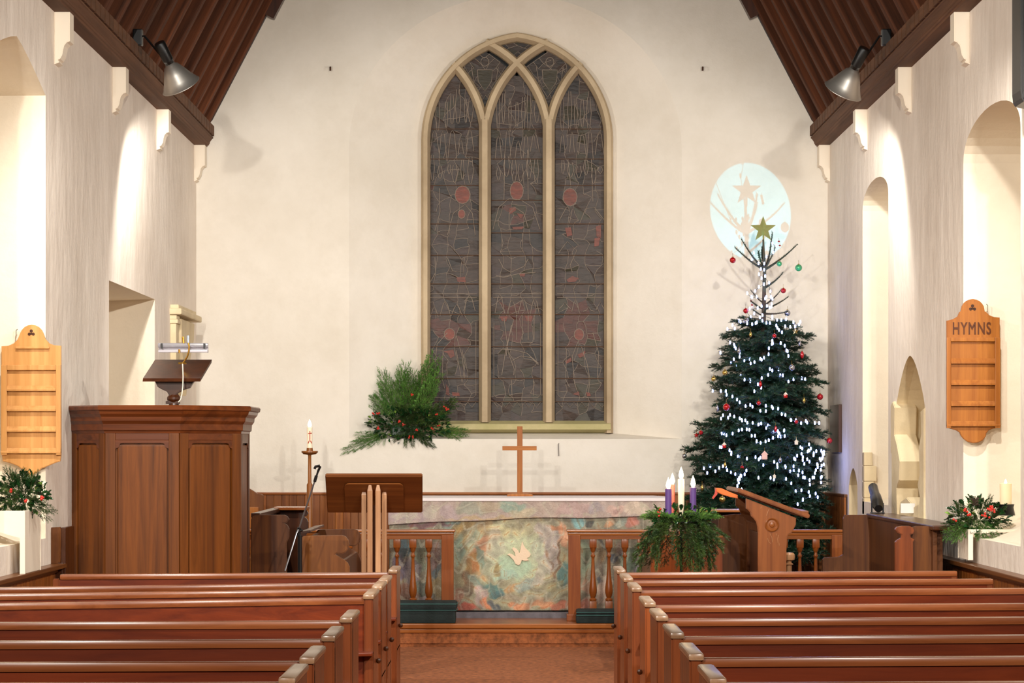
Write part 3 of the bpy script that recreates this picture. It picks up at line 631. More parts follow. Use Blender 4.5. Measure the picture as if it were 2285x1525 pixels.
B(1900, 760, 50, 90, 0, (128, 118, 106), .8); B(1900, 840, 40, 30, 0, (60, 74, 88), .8); B(1930, 920, 60, 130, 10, (206, 176, 158), .9); B(1780, 870, 40, 60, 0, (176, 134, 110), .8); B(1780, 1020, 60, 60, 0, (178, 108, 92), .85); B(2150, 660, 70, 100, 0, (92, 122, 102), .8); B(2250, 780, 70, 110, 0, (110, 100, 120), .8); B(2330, 650, 60, 120, 0, (126, 144, 112), .8)
def blobcol(u, v, bl, base):
    c = list(base)
    wu = u + 16 * math.sin(v * .021 + u * .006) + 9 * math.sin(v * .05 + 1.3) + 5 * math.sin(u * .09 + v * .03); wv = v + 14 * math.sin(u * .023 + 2) + 7 * math.sin(u * .061) + 4 * math.sin(v * .11 + u * .05)
    for (x, y, rx, ry, an, col, st) in bl:
        ca, sa = math.cos(R(an)), math.sin(R(an)); dx, dy = wu - x, wv - y
        a, b = (dx * ca + dy * sa) / rx, (-dx * sa + dy * ca) / ry; r2 = a * a + b * b
        if r2 < 3:
            wgt = st * max(0, min(1, (1.35 - r2) * 1.6)) 
            c = [c[k] * (1 - wgt) + col[k] * wgt for k in range(3)]
    dx, dy = u - 1210, (v - 640) * 1.0; r = math.hypot(dx, dy); th = math.atan2(dy, dx)      # stitched strokes circling the dove
    s_ = math.sin(r * .055 + 2.2 * math.sin(th * 4 + r * .009) + 1.2 * math.sin(th * 11)); s2 = math.sin(th * 17 + r * .02 + 1.5 * math.sin(r * .04))
    k_ = min(1, max(0, (r - 90) / 160)) * (.35 if bl is sb else 1)
    c = [q * (1.12 + .13 * s_ * k_ + .07 * s2 * k_) for q in c]
    if s_ > .94 and k_ > .4 and s2 > -.2: c = [c[0] * .84 + 18, c[1] * .78 + 8, c[2] * .74]
    elif s2 < -.93 and k_ > .3: c = [q * .45 + w_ * .55 for q, w_ in zip(c, (206, 200, 176))]
    return c
sb = []
def cloth(name, x0, x1, z0f, z1, y, nx, nz, bl, base, mat, parent, wav=.006, outv=0):
    """hanging cloth as a fine grid; its dyes and stitches are stored as a colour attribute"""
    mb = MB(); rr = random.Random(3); cols = []
    for j in range(nz + 1):
        for i in range(nx + 1):
            x = x0 + (x1 - x0) * i / nx; zb = z0f(x); z = zb + (z1 - zb) * j / nz
            yy = y - outv * (1 - j / nz) + wav * (math.sin(x * 9 + z * 3) * .5 + math.sin(x * 23 + z * 11) * .25 + math.sin(z * 31 - x * 17) * .25)
            mb.v.append((x, yy, z)); px = CX + x * F / y; py = HY - (z - CAMZ) * F / y
            c = blobcol((px - 840) * 3.808, (py - 1080) * 3.808, bl, base); n = rr.uniform(-5, 5); cols.append([max(0, min(255, q + n)) for q in c])
    for j in range(nz):
        for i in range(nx):
            a = j * (nx + 1) + i; mb.f.append((a, a + 1, a + nx + 2, a + nx + 1)); mb.m.append(0)
    o = mb.build(name, mat, parent, 'all'); at = o.data.color_attributes.new('dye', 'FLOAT_COLOR', 'POINT')
    at.data.foreach_set('color', [q for c in cols for q in lin(c)])
    s_ = o.modifiers.new('thick', 'SOLIDIFY'); s_.thickness = .004; s_.offset = 1; return o
m, nt, bs = nodes('embroidered_cloth'); at = nt.nodes.new('ShaderNodeAttribute'); at.attribute_name = 'dye'
nz_ = noise(nt, coords(nt, (1, 1, 1), geo=True), 26, 6, .75, .3, .7, 1.6)
nz2 = noise(nt, coords(nt, (1, 1, .5), geo=True), 11, 5, .7, .35, .65, 2.4)
c = mixc(nt, nz_, mixc(nt, .22, at.outputs['Color'], (.03, .03, .03, 1)), mixc(nt, .10, at.outputs['Color'], (1, .95, .85, 1)))
c = mixc(nt, nz2, c, mixc(nt, .16, c, lin((150, 96, 52)))); nt.links.new(c, bs.inputs['Base Color']); bs.inputs['Roughness'].default_value = .7; bs.inputs['Sheen Weight'].default_value = .2
bump(nt, bs, nz_, .6, .01); M_FRONT = m
fo = cloth('frontal', -1.022, 1.336, lambda x: .245, 1.17, YA, 300, 120, blobs, (128, 122, 104), M_FRONT, t, .007)
fo['label'] = 'embroidered frontal in swirling pale green, orange and teal'
def B2(*a): sb.append(a)
B2(250, 260, 200, 60, 0, (162, 142, 146), .9); B2(260, 270, 120, 34, 0, (186, 176, 160), .7); B2(480, 240, 60, 60, 0, (184, 174, 158), .7); B2(620, 240, 70, 60, 0, (168, 148, 150), .8); B2(800, 210, 120, 60, 0, (146, 148, 132), .85)
B2(1130, 200, 120, 50, 0, (140, 164, 148), .9); B2(950, 190, 90, 50, 0, (168, 152, 128), .8); B2(1250, 250, 120, 40, 0, (180, 168, 140), .8); B2(1500, 210, 150, 70, 0, (176, 158, 146), .85); B2(1700, 220, 150, 70, 0, (180, 152, 148), .85); B2(1860, 210, 60, 50, 0, (156, 146, 150), .8); B2(2020, 220, 70, 46, 0, (196, 162, 150), .9); B2(2020, 220, 24, 20, 0, (150, 116, 110), .8); B2(2200, 210, 110, 60, 0, (200, 182, 164), .9); B2(1000, 300, 400, 16, 0, (178, 152, 110), .7)
so = cloth('superfrontal', -1.03, 1.344, lambda x: .962 + .05 * min(1, max(0, (x + 1.03) / 1.1)) + .018 * max(0, x) / 1.3 + .004 * math.sin(x * 7), 1.172, YA - .012, 200, 30, sb, (170, 152, 144), M_FRONT, t, .004, .01)
so['label'] = 'short lavender and beige overfrontal hanging from the top edge'
mb = MB(); L = [(-1.035, YA - .022), (1.35, YA - .022), (1.35, 19.0), (1.235, 19.52), (-.98, 19.52), (-1.035, 19.0)]
mb.prism(L, 'z', 1.172, 1.181); mb.cbox(-1.035, 1.35, YA - .026, YA - .02, 1.158, 1.181, .002); mb.build('fair_linen', plain('white_linen', (232, 222, 222), .8, bumps=(40, .2)), t)
dv = [(1112, 603), (1128, 592), (1152, 598), (1182, 618), (1176, 585), (1152, 552), (1160, 540), (1184, 548), (1204, 568), (1216, 590), (1226, 545), (1238, 488), (1250, 520), (1266, 548), (1298, 578), (1312, 600), (1300, 622), (1280, 632), (1296, 652), (1262, 656), (1236, 650), (1222, 684), (1206, 692), (1182, 682), (1166, 650), (1146, 628), (1130, 612)]
mb = MB(); mb.prism([(X(840 + x / 3.808, YA), Z(1080 + y / 3.808, YA)) for x, y in dv], 'y', YA - .019, YA - .006, bev=.002); mb.build('dove', plain('ivory_silk', (236, 210, 180), .6, bumps=(60, .3)), t)['label'] = 'ivory dove sewn at the centre'

dC = 19.25; mb = MB(); mb.cbox(X(1154, dC), X(1166, dC), dC - .012, dC + .012, 1.2, Z(952, dC), .002)
t = thing('altar_cross', 'plain wooden cross standing on the middle of the altar', 'cross', (X(1160, dC), dC, 1.181))
mb.build('upright', M_HYM2, t)
mb = MB(); mb.cbox(X(1121, dC), X(1197.5, dC), dC - .013, dC + .013, Z(1005.5, dC), Z(996, dC), .002); mb.build('crossbar', wood('cross_beam', (184, 122, 66), (140, 84, 40), 'x', .45, .25, .04, .9), t)
mb = MB(); mb.prism([(X(1131, dC), 1.181), (X(1189, dC), 1.181), (X(1188, dC), 1.195), (X(1176, dC), 1.205), (X(1144, dC), 1.205), (X(1132, dC), 1.195)], 'y', dC - .07, dC + .07); mb.build('foot', M_HYM2, t)

# small metal hook standing on the bare wall right of the cross
mb = MB(); mb.tube([P(1247, 1018, YE - .02), P(1246, 992, YE - .02), P(1247, 990, YE)], .004, 6); tag(mb.build('wall_pin', plain('grey_pin', (150, 144, 138), .4, .6)), 'thin grey pin on the east wall right of the altar cross', 'hook')
for px, nm in ((737, 'left'), (1568, 'right')):
    mb = MB(); mb.tube([P(px, 150, YE), P(px, 150, YE - .05), P(px, 158, YE - .055)], .008, 6)
    tag(mb.build('wall_hook', M_DARK), f'small dark iron hook high on the east wall {nm} of the window', 'hook')

# ------------------------------------------------------------------ communion rail and kneelers
def baluster_mesh():
    mb = MB(); b = .029
    mb.cbox(-b, b, -b, b, .19 - .19, .16, .003)
    pts = [(.022, .16), (.030, .165), (.030, .178), (.018, .186), (.024, .20), (.0315, .228), (.0325, .25), (.030, .28), (.022, .34), (.015, .42), (.0125, .50), (.013, .515), (.019, .523), (.019, .533), (.013, .541), (.0125, .558), (.018, .566), (.0285, .60), (.029, .612)]
    mb.lathe(pts, (0, 0, 0), 12); mb.cbox(-b, b, -b, b, .595, .672, .006); return mb.mesh('baluster', M_RAIL, smooth=True)
bal = baluster_mesh(); YR = 18.12
def rail(px0, px1, label, balpx, post):
    x0, x1 = X(px0, YR), X(px1, YR); t = thing('communion_rail', label, 'rail', ((x0 + x1) / 2, YR, ZS), 'communion rails before the altar')
    mb = MB(); mb.cbox(x0, x1, YR - .065, YR + .065, .912, .934, .008); mb.cbox(x0 + .01, x1 - .01, YR - .045, YR + .045, .885, .914, .008); mb.build('top_rail', M_RAILX, t, True)
    mb = MB(); mb.cbox(x0 + .02, x1 - .02, YR - .035, YR + .035, .855, .888, .004); mb.build('under_rail', M_RAILX, t)
    mb = MB(); mb.cbox(x0 + .02, x1 - .02, YR - .04, YR + .04, ZS, ZS + .05, .004); mb.build('bottom_rail', M_RAILX, t)
    for p in balpx: put('baluster', bal, t, (X(p, YR), YR, ZS))
    for p in post:
        a, b = X(p - 13.5, YR), X(p + 13.5, YR); mb = MB(); mb.cbox(a, b, YR - .05, YR + .05, ZS, .89, .004); mb.cbox(a - .014, b + .014, YR - .064, YR + .064, ZS, ZS + .055, .006); mb.build('post', M_RAIL, t)
rail(395, 1016, 'turned oak communion rail left of the central gap, behind the left kneeler', [957 - 35.5 * i for i in range(15)], (999,  410))
rail(1264, 1882, 'turned oak communion rail right of the central gap, running towards the tree', [1323.2 + 35.5 * i for i in range(15)], (1281.5, 1868))
def kneeler(x0, x1, y0, y1, z1, label):
    t = thing('kneeler', label, 'kneeler', ((x0 + x1) / 2, y0, ZS), 'long green kneelers on the chancel step')
    mb = MB(); mb.cbox(x0, x1 - .012, y0 + .01, y1, ZS, ZS + (z1 - ZS) * .62, .012); mb.build('base', M_KNEEL, t, True)
    mb = MB(); mb.cbox(x0, x1, y0, y1, ZS + (z1 - ZS) * .6, z1, .022); mb.build('cushion', M_KNEEL, t, True)
    for z in (z1 - .02, ZS + (z1 - ZS) * .6): 
        mb = MB(); mb.tube([(x0, y0 + .0, z), (x1 - .01, y0 + .0, z), (x1, y0 + .02, z), (x1, y1 - .02, z)], .004, 6); mb.build('piping', M_PIPE, t, True)
kneeler(-1.30, X(1020, 17.85), 17.83, 18.04, .365, 'dark green velvet kneeler on the step, left of the altar gap')
kneeler(X(1286, 17.85), 1.25, 17.83, 18.04, .298, 'low dark green kneeler on the step, right of the altar gap')
# ------------------------------------------------------------------ pulpit
def pulpit():
    zt = Z(905, 14.3); t = thing('pulpit', 'big panelled octagonal oak pulpit against the left wall', 'pulpit', (-2.36, 14.8, 0))
    y0 = 14.3; w_ = .478; k = w_ * .7071
    # plan corners, anticlockwise from the near left of the front face
    xl, xr = X(235, y0), X(400, y0)
    w_ = xr - xl; k = .345
    C = [(xl - k + .08, y0 + .27), (xl, y0), (xr, y0), (xr + k, y0 + k), (xr + k, y0 + k + w_), (xr, y0 + 2 * k + w_), (xl, y0 + 2 * k + w_), (xl - k + .08, y0 + k + w_)]
    cx = (xl + xr) / 2; cy = y0 + k + w_ / 2; n = 8
    sc = lambda f: [(cx + (x - cx) * f, cy + (y - cy) * f) for x, y in C]
    mb = MB(); A = sc(.985)
    vs = [(x, y, z) for z in (0, zt - .12) for x, y in A]; mb.add(vs, [(i, (i + 1) % n, n + (i + 1) % n, n + i) for i in range(n)] + [tuple(range(n))]); mb.build('body', M_PULP, t)
    # mouldings as stacked octagonal rings
    def rings(L):
        mb = MB(); vs = []
        for f, z in L: vs += [(x, y, z) for x, y in sc(f)]
        m = len(L); fs = [(a * n + i, a * n + (i + 1) % n, ((a + 1) % m) * n + (i + 1) % n, ((a + 1) % m) * n + i) for a in range(m) for i in range(n)]
        return mb.add(vs, fs)
    rings([(.985, zt - .185), (1.02, zt - .18), (1.025, zt - .165), (1.04, zt - .16), (1.045, zt - .12), (1.07, zt - .10), (1.075, zt - .075), (1.105, zt - .055), (1.115, zt - .035), (1.135, zt - .03), (1.14, zt - .008), (1.125, zt), (.88, zt), (.88, zt - .185)]).build('cornice', M_PULPX, t)
    rings([(.98, 0), (1.03, 0), (1.03, .10), (1.01, .12), (.98, .12)]).build('plinth', M_PULPX, t)
    # stiles, rails and fielded panels on each visible face
    for i in (0, 1, 2, 3, 4):
        a, b = Vector(C[i - 1] + (0,)) if i else Vector(C[7] + (0,)), Vector(C[i] + (0,))
        d = b - a; Lf = d.length; d.normalize(); nv = Vector((d.y, -d.x, 0))
        M = Matrix(((d.x, nv.x, 0, a.x), (d.y, nv.y, 0, a.y), (0, 0, 1, 0), (0, 0, 0, 1)))
        s_ = min(.066, Lf * .16); z0, z1 = .12, zt - .18
        for u0, u1 in ((0, s_), (Lf - s_, Lf)):
            mb = MB(); mb.cbox(u0, u1, -.012, .012, z0, z1, .004, M); mb.build('stile', M_PULP, t)
        for v0, v1 in ((z0, z0 + .12), (z1 - .045, z1)):
            mb = MB(); mb.cbox(s_, Lf - s_, -.012, .010, v0, v1, .003, M); mb.build('rail', M_PULPX, t)
        # shouldered frame head
        e = s_; f_ = Lf - s_; h = z1 - .045
        mb = MB(); poly = [(e, h), (e, h - .055), (e + .022, h - .045), (e + .03, h - .022), (e + .05, h - .018), (f_ - .05, h - .018), (f_ - .03, h - .022), (f_ - .022, h - .045), (f_, h - .055), (f_, h)]
        vs = [M @ Vector((u, q, v)) for q in (.002, .009) for u, v in poly]; m_ = len(poly); tri = geometry.tessellate_polygon([[Vector((u, v, 0)) for u, v in poly]])
        mb.add(vs, [tuple(x) for x in tri] + [tuple(m_ + q for q in reversed(x)) for x in tri] + [(q, (q + 1) % m_, m_ + (q + 1) % m_, m_ + q) for q in range(m_)]); mb.build('panel_head', M_PULPX, t)
        mb = MB(); mb.cbox(s_ + .012, f_ - .012, -.006, .004, z0 + .135, h - .03, .008, M); mb.build('panel', M_PULP, t)
    # low door leaf beside the wall
    mb = MB(); mb.cbox(X(112, 14.5), X(150, 14.5), 14.48, 14.56, 0, Z(960, 14.5), .006); mb.build('side_board', M_DARK, t)
    # book board on its turned stem
    yb = 14.42; cxp = X(393, yb)
    mb = MB(); a, b, c_, d_ = P(345, 810, 14.75), P(472, 810, 14.75), P(447, 852, 14.33), P(318, 852, 14.33)
    up = Vector((0, .02, .022)); mb.add([a, b, c_, d_, a + up, b + up, c_ + up, d_ + up], [(3, 2, 1, 0), (4, 5, 6, 7), (0, 1, 5, 4), (1, 2, 6, 5), (2, 3, 7, 6), (3, 0, 4, 7)]); mb.build('book_board', M_DARK, t)
    g = [(350, 851), (438, 851), (433, 857), (428, 866), (412, 871), (400, 878), (395, 885), (394, 893), (404, 896), (404, 902), (374, 902), (374, 896), (384, 893), (382, 884), (377, 875), (364, 869), (356, 864)]
    mb = MB(); mb.prism([(X(x - 3, yb), Z(y, yb)) for x, y in g], 'y', yb - .03, yb + .02, bev=.004); mb.build('bracket', M_DARK, t)
    mb = MB(); mb.lathe([(.03, zt - .02), (.034, zt), (.03, zt + .02), (.045, zt + .04), (.045, zt + .055), (.028, zt + .075), (.022, zt + .10)], (X(388, yb), yb, 0), 14); mb.build('stem', M_DARK, t, True)
    return t
pulpit()
# reading lamp on the book board
d_ = 14.6; t = thing('reading_lamp', 'clear tubular reading lamp with brass gooseneck above the pulpit book board', 'lamp', P(410, 810, d_))
m_cl, nt, bs = nodes('clear_acrylic'); bs.inputs['Base Color'].default_value = lin((225, 222, 226)); bs.inputs['Transmission Weight'].default_value = .75; bs.inputs['Roughness'].default_value = .12; bs.inputs['IOR'].default_value = 1.3
mb = MB(); mb.tube([P(353, 771, d_), P(464, 771, d_)], .016, 10); mb.build('tube', m_cl, t, True)
mb = MB(); a, b = P(352, 766, d_ - .01), P(465, 786, d_ + .02); mb.cbox(a.x, b.x, d_ + .02, d_ + .028, b.z, a.z, .002); mb.cbox(X(354, d_), X(464, d_), d_ - .02, d_ + .03, Z(787, d_), Z(782, d_), .002); mb.build('shade', plain('grey_acrylic', (178, 172, 178), .2), t)
for p in (362, 457): mb = MB(); mb.cbox(X(p - 2, d_), X(p + 2, d_), d_ - .03, d_ - .018, Z(779, d_), Z(767, d_), .001); mb.build('end_clip', M_BLACK, t)
mb = MB(); mb.tube([P(x, y, d_ - .03) for x, y in ((408, 811), (412, 806), (418, 796), (421, 786), (422, 774), (420, 764))], .0055, 8); mb.build('gooseneck', M_BRASS, t, True)
mb = MB(); mb.tube([P(419.5, 765, d_ - .03), P(419.5, 749, d_ - .03)], .009, 10); mb.build('switch', plain('blue_steel_switch', (190, 205, 225), .2, .8), t, True)
mb = MB(); mb.tube([P(408, 752, d_ - .0), P(410, 768, d_)], .007, 8); mb.tube([P(400, 780, d_ - .03), P(400, 788, d_ - .03)], .007, 8); mb.tube([P(398, 811, d_), P(416, 811, d_)], .006, 6); mb.build('brass_fitting', M_BRASS, t, True)
mb = MB(); d2 = 14.28; mb.tube([P(x, y, d2) for x, y in ((407.5, 812), (408.5, 840), (408, 862), (406, 880), (403, 892), (398, 898))], .0035, 6); mb.build('cable', M_WHITE, t, True)

# stone doorcase fragment on the left wall in the corner
t = thing('stone_canopy', 'cream carved stone bracket with cornice on the left wall behind the pulpit', 'carving', (-XW, 19.3, 1.4))
def sb_(x0, x1, y0, y1, z0, z1, nm, c=.006): mb = MB(); mb.cbox(-XW + x0, -XW + x1, y0, y1, z0, z1, c); return mb.build(nm, M_STONE2, t)
sb_(-.01, .10, 18.72, 19.95, Z(702, 18.72), Z(688, 18.72), 'cornice', .012); sb_(-.01, .07, 18.76, 19.8, Z(688, 18.72), Z(679, 18.72), 'top_moulding')
sb_(-.01, .055, 18.74, 18.92, Z(713, 18.74), Z(703, 18.74), 'capital'); sb_(-.01, .065, 18.74, 18.92, Z(722, 18.74), Z(713, 18.74), 'capital')
sb_(.0, .05, 18.75, 18.90, 1.3, Z(722, 18.74), 'pilaster')
mb = MB(); mb.prism([(18.92, 2.70), (19.7, 2.70), (19.66, 2.55), (19.5, 2.42), (19.35, 2.3), (19.28, 2.18), (19.2, 2.05), (19.1, 2.2), (18.98, 2.4), (18.92, 2.5)], 'x', -XW - .01, -XW + .07, bev=.004); mb.build('console', M_STONE2, t)

# ------------------------------------------------------------------ little bench end and wall items at the left
mb = MB(); y = 13.9; g = [(104, 1186), (108, 1178), (132, 1177), (135, 1182), (134, 1255), (128, 1262), (106, 1261), (104, 1250), (106, 1236), (103, 1215)]
t = thing('bench_end', 'small worn oak bench end between the left trough and the pulpit', 'bench', (X(120, y), y, 0))
mb.prism([(X(x, y), Z(yy, y)) for x, yy in g], 'y', y, y + .05, bev=.006); mb.build('panel', M_STALL, t)
mb = MB(); mb.cbox(X(133, y), X(145, y), y + .02, y + .30, .1, Z(1178, y), .006); mb.build('side', M_DARK, t)
mb = MB(); mb.cbox(X(104, y), X(140, y), y - .0, y + .3, 0, Z(1256, y), .006); mb.build('foot_block', M_DARK, t)

# ------------------------------------------------------------------ lectern with four slender posts, left of centre
t = thing('lectern', 'wooden lectern seen from behind, four pale posts under a broad slab', 'lectern', (X(834, 15.3), 15.4, 0))
def slab(q, th, mat, nm, par, bev=.006):
    b = bmesh.new(); vs = [b.verts.new(v) for v in q]; f = b.faces.new(vs); nrm = (q[1] - q[0]).cross(q[3] - q[0]).normalized()
    r = bmesh.ops.extrude_face_region(b, geom=[f])
    for v in r['geom']:
        if isinstance(v, bmesh.types.BMVert): v.co += nrm * th
    bmesh.ops.recalc_face_normals(b, faces=b.faces[:])
    if bev: bmesh.ops.bevel(b, geom=b.edges[:], offset=bev, segments=2, affect='EDGES')
    return MB().bm(b).build(nm, mat, par)
dt, db = 15.25, 15.62
q = [P(726, 1056, dt), P(943, 1056, dt), P(943, 1138, db), P(731, 1138, db)]
sl = slab(q, -.028, M_LECT, 'slab', t)
mid = lambda u, v, o=.0: (q[0] * (1 - u) + q[1] * u) * (1 - v) + (q[3] * (1 - u) + q[2] * u) * v + Vector((0, -o * .8, -o * .5))
# rounded raised field on the underside
pl = []
for (cx_, cy_, a0) in ((.76, .30, -90), (.76, .88, 0), (.24, .88, 90), (.24, .30, 180)):
    for k in range(5):
        a = R(a0 + k * 22.5); pl.append((cx_ + .045 * math.cos(a), cy_ + .10 * math.sin(a)))
b = bmesh.new(); vs = [b.verts.new(mid(u, v, .038)) for u, v in pl]; f = b.faces.new(vs); r = bmesh.ops.extrude_face_region(b, geom=[f])
for v in r['geom']:
    if isinstance(v, bmesh.types.BMVert): v.co += Vector((0, -.006, -.006))
bmesh.ops.triangulate(b, faces=[x for x in b.faces if len(x.verts) > 4]); MB().bm(b).build('raised_field', M_LECT, t)
mb = MB(); mb.box(X(822, 15.45), X(850, 15.45), 15.42, 15.47, .05, 1.2); mb.build('core', M_DARK, t)
for x0, x1, yt, d in ((807, 817.5, 1092, 15.38), (820, 831.5, 1083, 15.24), (838, 849.5, 1083, 15.24), (852.5, 863, 1092, 15.38)):
    mb = MB(); a, b_ = X(x0, d), X(x1, d); zt = Z(yt, d); m_ = (a + b_) / 2; h = (b_ - a) / 2
    mb.lathe([(h * 1.38, .05), (h * 1.38, zt - .04), (h * .7, zt)], (m_, d, 0), 4, Matrix.Rotation(R(45), 3, 'Z')); mb.build('post', M_PALE, t)
mb = MB(); mb.cbox(X(790, 15.35), X(880, 15.35), 15.15, 15.6, 0, .05, .01); mb.build('base', M_STALL, t)

# ------------------------------------------------------------------ microphone stand
d = 15.55; t = thing('microphone_stand', 'black microphone boom stand leaning between the stalls and the lectern', 'stand', P(668, 1500, d)); t.location.z = 0
mb = MB(); mb.tube([(X(669.5, d), d, .06), (X(668, d), d, Z(1178, d))], [.011, .009], 8); mb.build('pole', M_BLACK, t, True)
mb = MB(); mb.tube([(X(669.5, d), d, .5), (X(669, d), d, Z(1195, d))], .0155, 8); mb.build('sleeve', M_BLACK, t, True)
mb = MB(); mb.tube([P(636, 1275, d - .1), P(662, 1190, d - .03), P(668, 1180, d)], .006, 8); mb.build('boom_tail', M_SILVER, t, True)
mb = MB(); mb.tube([P(667, 1182, d), P(703, 1072, d)], .0058, 8); mb.build('boom', M_SILVER, t, True)
mb = MB(); mb.tube([P(663, 1198, d), P(668, 1178, d)], .014, 8); mb.tube([P(661, 1188, d - .02), P(674, 1184, d + .01)], .01, 8); mb.build('clutch', M_BLACK, t, True)
mb = MB(); mb.tube([P(702, 1076, d), P(706, 1062, d)], .011, 8); mb.tube([P(706, 1064, d), P(711, 1048, d)], .007, 8); mb.tube([P(702, 1047, d), P(704, 1042, d), P(714, 1040, d)], .011, 6); mb.tube([P(709, 1054, d), P(715, 1041, d)], .009, 6); mb.build('clip', M_BLACK, t, True)
for a in (10, 130, 250):
    mb = MB(); mb.tube([(X(669.5, d), d, .12), (X(669.5, d) + .28 * math.cos(R(a)), d + .2 * math.sin(R(a)), .012)], .008, 6); mb.build('leg', M_BLACK, t, True)

# ------------------------------------------------------------------ paschal candle stand
d = 19.2; t = thing('candle_stand', 'tall thin wooden candle stand left of the altar', 'candle stand', (X(691, d), d, .235))
c = (X(691, d), d, 0)
mb = MB(); mb.lathe([(.16, .235), (.16, .27), (.05, .29), (.03, .33)], c, 20); mb.build('foot', M_OAK, t, True)
mb = MB(); mb.lathe([(.026, .29), (.026, Z(1082, d)), (.016, Z(1078, d)), (.014, Z(1020, d)), (.017, Z(1014, d))], c, 12); mb.build('shaft', M_OAK, t, True)
mb = MB(); mb.lathe([(.012, Z(1016, d)), (.055, Z(1014, d)), (.072, Z(1010, d)), (.07, Z(1007, d)), (.03, Z(1010, d)), (.026, Z(1000, d)), (.02, Z(1000, d))], c, 20); mb.build('drip_pan', M_OAK, t, True)
t = thing('paschal_candle', 'thick ivory candle with red emblem, lit, on the tall stand', 'candle', (X(691, d), d, Z(1003, d)))
mb = MB(); mb.lathe([(.024, Z(1003, d)), (.024, Z(954, d)), (.012, Z(953, d))], c, 16); mb.build('wax', M_WAXW, t, True)
mb = MB(); yy = d - .0255
for a, b_ in (((691.5, 962), (691.5, 984)), ((687.5, 968), (696, 967)), ((690, 984), (687.5, 990)), ((693, 984), (695.5, 990))): mb.tube([P(*a, yy), P(*b_, yy)], .0035, 4)
mb.build('red_emblem', plain('red_wax', (190, 50, 30), .5), t)
def flame(c, h, par, r=.009):
    mb = MB(); mb.lathe([(1e-6, 0), (r * .75, h * .12), (r, h * .3), (r * .7, h * .62), (1e-6, h)], c, 10); f_ = mb.build('flame', M_FLAME, par, 'all')
    mb = MB(); mb.tube([Vector(c) - Vector((0, 0, .012)), Vector(c) + Vector((0, 0, h * .2))], .0015, 5); mb.build('wick', M_WICK, par); return f_
flame((c[0], d, Z(954, d)), .068, t, .017)

# ------------------------------------------------------------------ carved chair by the east wall, left
d = 19.2; t = thing('carved_chair', 'carved oak chair with panelled back beside the pulpit, near the east wall', 'chair', (X(555, d), d, .235))
g = [(518, 1300), (518, 1093), (526, 1089), (545, 1088), (556, 1090), (566, 1096), (575, 1102), (583, 1103), (588, 1106), (588, 1300)]
mb = MB(); mb.prism([(X(x, 19.75), Z(y, 19.75)) for x, y in g], 'y', 19.72, 19.77, bev=.005); mb.build('back', M_OAK, t)
mb = MB(); mb.cbox(X(524, 19.7), X(577, 19.7), 19.69, 19.72, Z(1186, 19.7), Z(1132, 19.7), .006); mb.build('back_panel', M_HYM2, t)
for p in (520, 562):
    mb = MB(); b = X(p, d); mb.lathe([(.024, .235), (.024, .40), (.014, .42), (.022, .5), (.022, .66), (.014, .68), (.024, .72), (.024, .88)], (b, d, 0), 12); mb.build('front_leg', M_OAK, t, True)
    mb = MB(); mb.tube([(b, d - .05, .88), (b, d + .2, .905), (b, 19.75, .88)], .024, 8); mb.build('arm', M_OAK, t, True)
mb = MB(); mb.cbox(X(512, d), X(572, d), d - .02, 19.74, .62, .655, .008); mb.build('seat', M_OAK, t)
mb = MB(); mb.cbox(X(512, d), X(570, d), d, d + .02, .5, .62, .004); mb.build('seat_rail', M_OAK, t)
mb = MB(); mb.cbox(X(515, d), X(557, d), d - .01, d + .42, .655, .725, .022); tag(mb.build('cushion', M_REDC, None, True, off=(X(536, d), d + .2, .655)), 'red cushion on the carved oak chair', 'cushion')

# ------------------------------------------------------------------ choir stalls
def stall(label, dn, df, prof, matn, top=None, matf=None):
    """prof: end profile in photo pixels at depth dn; the far end is the same board further back"""
    P2 = [(X(x, dn), Z(y, dn)) for x, y in prof]; xs = [p[0] for p in P2]; x0, x1 = min(xs), max(xs); zt = max(p[1] for p in P2)
    t = thing('choir_stall', label, 'choir stall', ((x0 + x1) / 2, dn, 0), 'oak choir stalls before the altar rail')
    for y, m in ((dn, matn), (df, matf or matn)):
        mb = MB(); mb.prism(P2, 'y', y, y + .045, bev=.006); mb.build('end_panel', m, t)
    return t, x0, x1, zt
# rear stall on the left, with a sloped book board beyond it
prof = [(560, 1700), (560, 1160), (563, 1153), (570, 1150), (634, 1150), (641, 1153), (645, 1160), (640, 1167), (634, 1168), (641, 1173), (645, 1181), (645, 1200), (640, 1212), (640, 1700)]
fl = lambda L, d: [(x, min(y, HY + CAMZ * F / d)) for x, y in L]
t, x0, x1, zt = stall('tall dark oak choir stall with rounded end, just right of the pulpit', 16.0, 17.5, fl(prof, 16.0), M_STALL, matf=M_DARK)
for nm, b_ in (('back', (x0, x0 + .03, 16.04, 17.5, .1, zt - .02)), ('back_cap', (x0 - .005, x0 + .06, 16.045, 17.52, zt - .02, zt + .012)), ('seat', (x0, x1 - .03, 16.04, 17.5, .42, .45)), ('kneel_front', (x1 - .035, x1 - .01, 16.04, 17.5, .0, .40))):
    mb = MB(); mb.cbox(b_[0], b_[1], b_[2], b_[3], b_[4], b_[5], .004); mb.build(nm, M_DARK, t)
mb = MB(); mb.cbox(X(612, 17.4), X(685, 17.4), 17.38, 17.62, Z(1139, 17.4), Z(1132, 17.4), .004); mb.build('far_cap', M_RAILX, t)
q = [P(646, 1152, 16.1), P(660, 1149, 16.9), P(652, 1156, 16.9), P(644, 1160, 16.1)]
